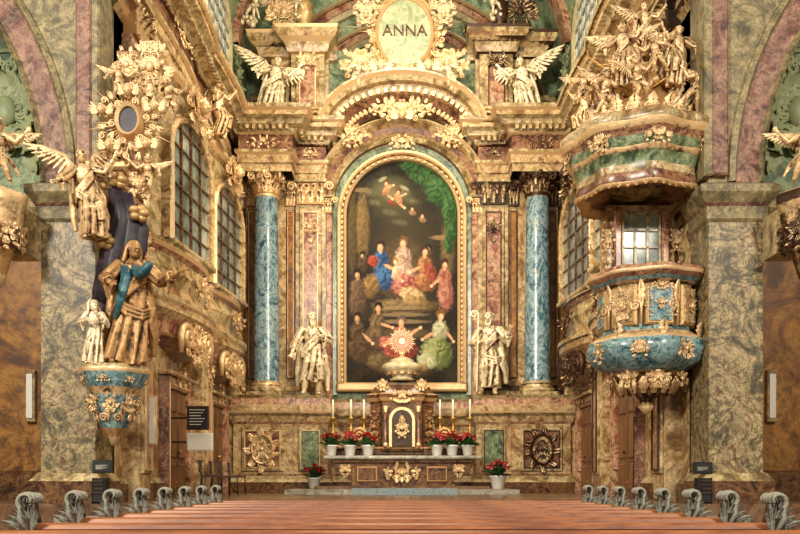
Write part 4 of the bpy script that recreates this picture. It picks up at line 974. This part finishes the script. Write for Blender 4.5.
for side in (1,-1):
    mb=MB(); mb.M=S(side,1,1)@T(-6.36,12.6,0)
    mb.lathe([(.05,ZC+3.0,'gold'),(.12,ZC+3.2,'bronzegold'),(.24,ZC+3.6,'rosed'),(.34,ZC+3.9,'gold'),(.38,ZC+4.15,'tanpink'),(.42,ZC+4.3,'gold'),(.44,ZC+4.45,'tan'),(.34,ZC+4.5,'tan')],'rosed',28,True,oct_(6,.05))
    for i in range(8):
        with mb.at(R(i*pi/4,'Z')@T(0,-.32,ZC+3.8)): rocaille(mb,.32,.6,'gold',130+i,12)
    mb.box(-.1,.36,.2,.7,ZC+3.6,ZC+4.3,'tan')
    b_=mb.obj('gilded_bracket')
    figure('putto',(-6.34*side,12.55,ZC+4.45),1.15,.3*side,'gold',dict(PUTTO,seed=40+side),flip=side<0,parent=b_)

# ------------------------------------------------------------ pews
pm=MB(); Wp=2.75
pm.box(-Wp,Wp,0,.035,.12,.80,'pewdark')
for i in range(9):
    x=-Wp+.1+i*(2*Wp-.1)/9; pm.box(x,x+.5,-.012,.0,.2,.72,'pewdark',.01)
pm.sweep([(-Wp,0),(Wp,0)],[(-.12,.79,'pewdark'),(.05,.79,'pewdark'),(.06,.82,'pewwood'),(.05,.85,'pewwood'),(.02,.862,'pewwood'),(-.05,.862,'pewdark'),(-.125,.84,'pewdark'),(-.12,.79,'pewdark')],'xy')
pm.box(-Wp,Wp,.04,.46,.42,.455,'pewwood'); pm.box(-Wp,Wp,-.2,-.06,.12,.16,'pewdark'); pm.box(-Wp,Wp,-.16,-.02,.70,.72,'pewdark')
for sg in (1,-1):
    x0,x1=sorted((sg*Wp,sg*(Wp+.07)))
    poly=[(.5,0),(.5,.45),(.38,.58),(.22,.66),(.12,.84),(.08,.92),(-.02,.95),(-.12,.9),(-.12,.8),(-.2,.6),(-.22,0)]
    vs=[(x0,p[0],p[1]) for p in poly]+[(x1,p[0],p[1]) for p in poly]; n=len(poly)
    pm.add(vs,[tuple(range(n)),tuple(range(2*n-1,n-1,-1))]+[(i,(i+1)%n,(i+1)%n+n,i+n) for i in range(n)],'pewdark')
    xm=(x0+x1)/2
    for j in range(5):
        yy=-.12+.05*j; k=.85+.1*sin(j*1.3)
        cp=[];cr=[]
        for i in range(16):
            t=i/15; a=-.9+t*4.6; q=(.085-.055*t)*k
            cp.append((xm+sg*(-.02+q*cos(a)),yy,1.03+q*sin(a))); cr.append(.02*(1-.4*t))
        cp=[(xm-sg*.03,yy,.80),(xm+sg*.03,yy,.9)]+cp; cr=[.014,.024]+cr
        pm.tube(cp,cr,'silverwood',6)
    pm.tube([(xm-sg*.02,.0,.82),(xm,.0,.95),(xm-sg*.02,.0,1.05)],[.05,.06,.03],'pewdark',8)
    for i in range(6):
        with pm.at(T(xm-sg*.04,-.1,.80)@R(sg*(-.35+.3*i),'Y')): pm.leaf(.2+.02*(i%2),.05,'silverwood',.3)
    for i in range(4):
        with pm.at(T(xm+sg*.04,-.05+.08*i,.62+.02*i)@R(sg*pi/2,'Z')@R(.3*(i-1),'Y')): pm.leaf(.25,.07,'silverwood',.2)
pw=pm.obj('church_pew',origin=(0,0,0))
for i in range(9):
    p=pw if i==0 else bpy.data.objects.new('church_pew',pw.data)
    if i: SC.collection.objects.link(p)
    p.location=(0,5.15+.855*i,0)

# ------------------------------------------------------------ small things
def board(name,px0,px1,py0,py1,Y,mats,stand=None,wallx=None):
    m=MB(); x0,x1,z0,z1=X(px0,Y),X(px1,Y),Z(py1,Y),Z(py0,Y)
    m.box(x0,x1,Y-.03,Y+.02,z0,z1,mats[0],.01); m.box(x0+.03,x1-.03,Y-.04,Y-.02,z0+.03,z1-.03,mats[1])
    if len(mats)>2:
        for i in range(6):
            zz_=z1-.08-(z1-z0-.14)*i/6; m.box(x0+.06,x1-.08-.04*(i%3),Y-.045,Y-.03,zz_-.012,zz_,mats[2])
    if stand=='wall': m.box(*sorted(((x0+x1)/2,wallx)),Y+.02,Y+.05,(z0+z1)/2-.02,(z0+z1)/2+.02,'black')
    return m.obj(name)
board('hymn_board',187,209,406,430,17.0,('darkwood','black','white'),'wall',-5.09)
board('notice_sheet',187,213,433,451,17.1,('white','white'),'wall',-5.09)
board('notice_board',93,113,460,473,13.25,('black','black','stone'),None)
board('notice_board',693,712,462,474,13.25,('black','black','stone'),None)
for px in (30,772):
    m=MB(); m.box(X(px-5,16.1),X(px+5,16.1),16.08,16.2,Z(422,16.1),Z(370,16.1),'tan',.02); m.box(X(px-3,16.1),X(px+3,16.1),16.06,16.1,Z(418,16.1),Z(374,16.1),'white'); m.obj('wall_loudspeaker')
board('framed_plaque',148,157,396,445,15.0,('gold','white'),'wall',-5.09)
for px in (97,705):
    m=MB(); y=13.05; m.box(X(px-6,y),X(px+8,y),y,y+.22,ZF,Z(478,y),'black',.03)
    for i in range(4): m.box(X(px-4,y),X(px+6,y),y-.02,y,Z(494-i*4,y),Z(492-i*4,y),'darkwood')
    m.obj('floor_heater')
def chair(loc,yaw):
    m=MB(); 
    for sx in (-.2,.2):
        m.tube([(sx,-.2,0),(sx,-.18,.45)],.018,'black',6); m.tube([(sx,.22,0),(sx,.2,.45),(sx,.27,.82)],.018,'black',6)
    m.box(-.23,.23,-.22,.22,.43,.48,'darkwood',.02)
    m.tube([(-.2,.24,.6),(0,.27,.6),(.2,.24,.6)],.018,'black',6)
    m.box(-.21,.21,.2,.26,.55,.82,'darkwood',.01)
    o=m.obj('sanctuary_chair',origin=(0,0,0)); o.location=loc; o.rotation_euler=(0,0,yaw)
for i in range(4): chair((-4.35,18.2+1.0*i,ZF),pi/2+.2)

# ------------------------------------------------------------ lights and world
w=bpy.data.worlds.new('World'); SC.world=w; w.use_nodes=True
bg=w.node_tree.nodes['Background']; bg.inputs[0].default_value=(1,.96,.86,1); bg.inputs[1].default_value=.48
def area(name,loc,target,size,e,col=(1,.88,.7)):
    l=bpy.data.lights.new(name,'AREA'); l.size=size; l.energy=e; l.color=col; o=bpy.data.objects.new(name,l); SC.collection.objects.link(o)
    o.location=loc; d=Vector(target)-Vector(loc); o.rotation_euler=d.to_track_quat('-Z','Y').to_euler(); return o
area('nave_key_light',(-8,-2,11),(2,24,6),1.8,3600,(1,.96,.86))  # added key lights high behind the camera, no window built there
area('nave_key_light',(8,-2,11),(-2,24,6),1.8,2000,(1,.92,.79))
area('chancel_fill',(0,17.5,15.5),(0,23,4),2,1050,(1,.87,.66))  # added fill lights inside the chancel, unseen, no lamp fitting modelled
area('chancel_fill',(0,15.5,9.0),(0,24.5,12),1.2,260,(1,.87,.66))
area('chancel_fill',(2.5,14.5,7.5),(-5,20,3.5),1.2,140,(1,.86,.64))
area('chancel_fill',(-2.5,14.5,7.5),(5,20,3.5),1.2,140,(1,.86,.64))
area('chancel_fill',(0,16.0,6.0),(0,24.0,2.0),2.0,190,(1,.89,.7))
# camera
cd=bpy.data.cameras.new('camera'); cam=bpy.data.objects.new('camera',cd); SC.collection.objects.link(cam)
cam.location=(0,0,ZC); cam.rotation_euler=(pi/2,0,0); cd.sensor_width=36; cd.lens=36
cd.shift_y=(478-267)/800; cd.shift_x=-(402-400)/800
cd.clip_end=200
SC.camera=cam
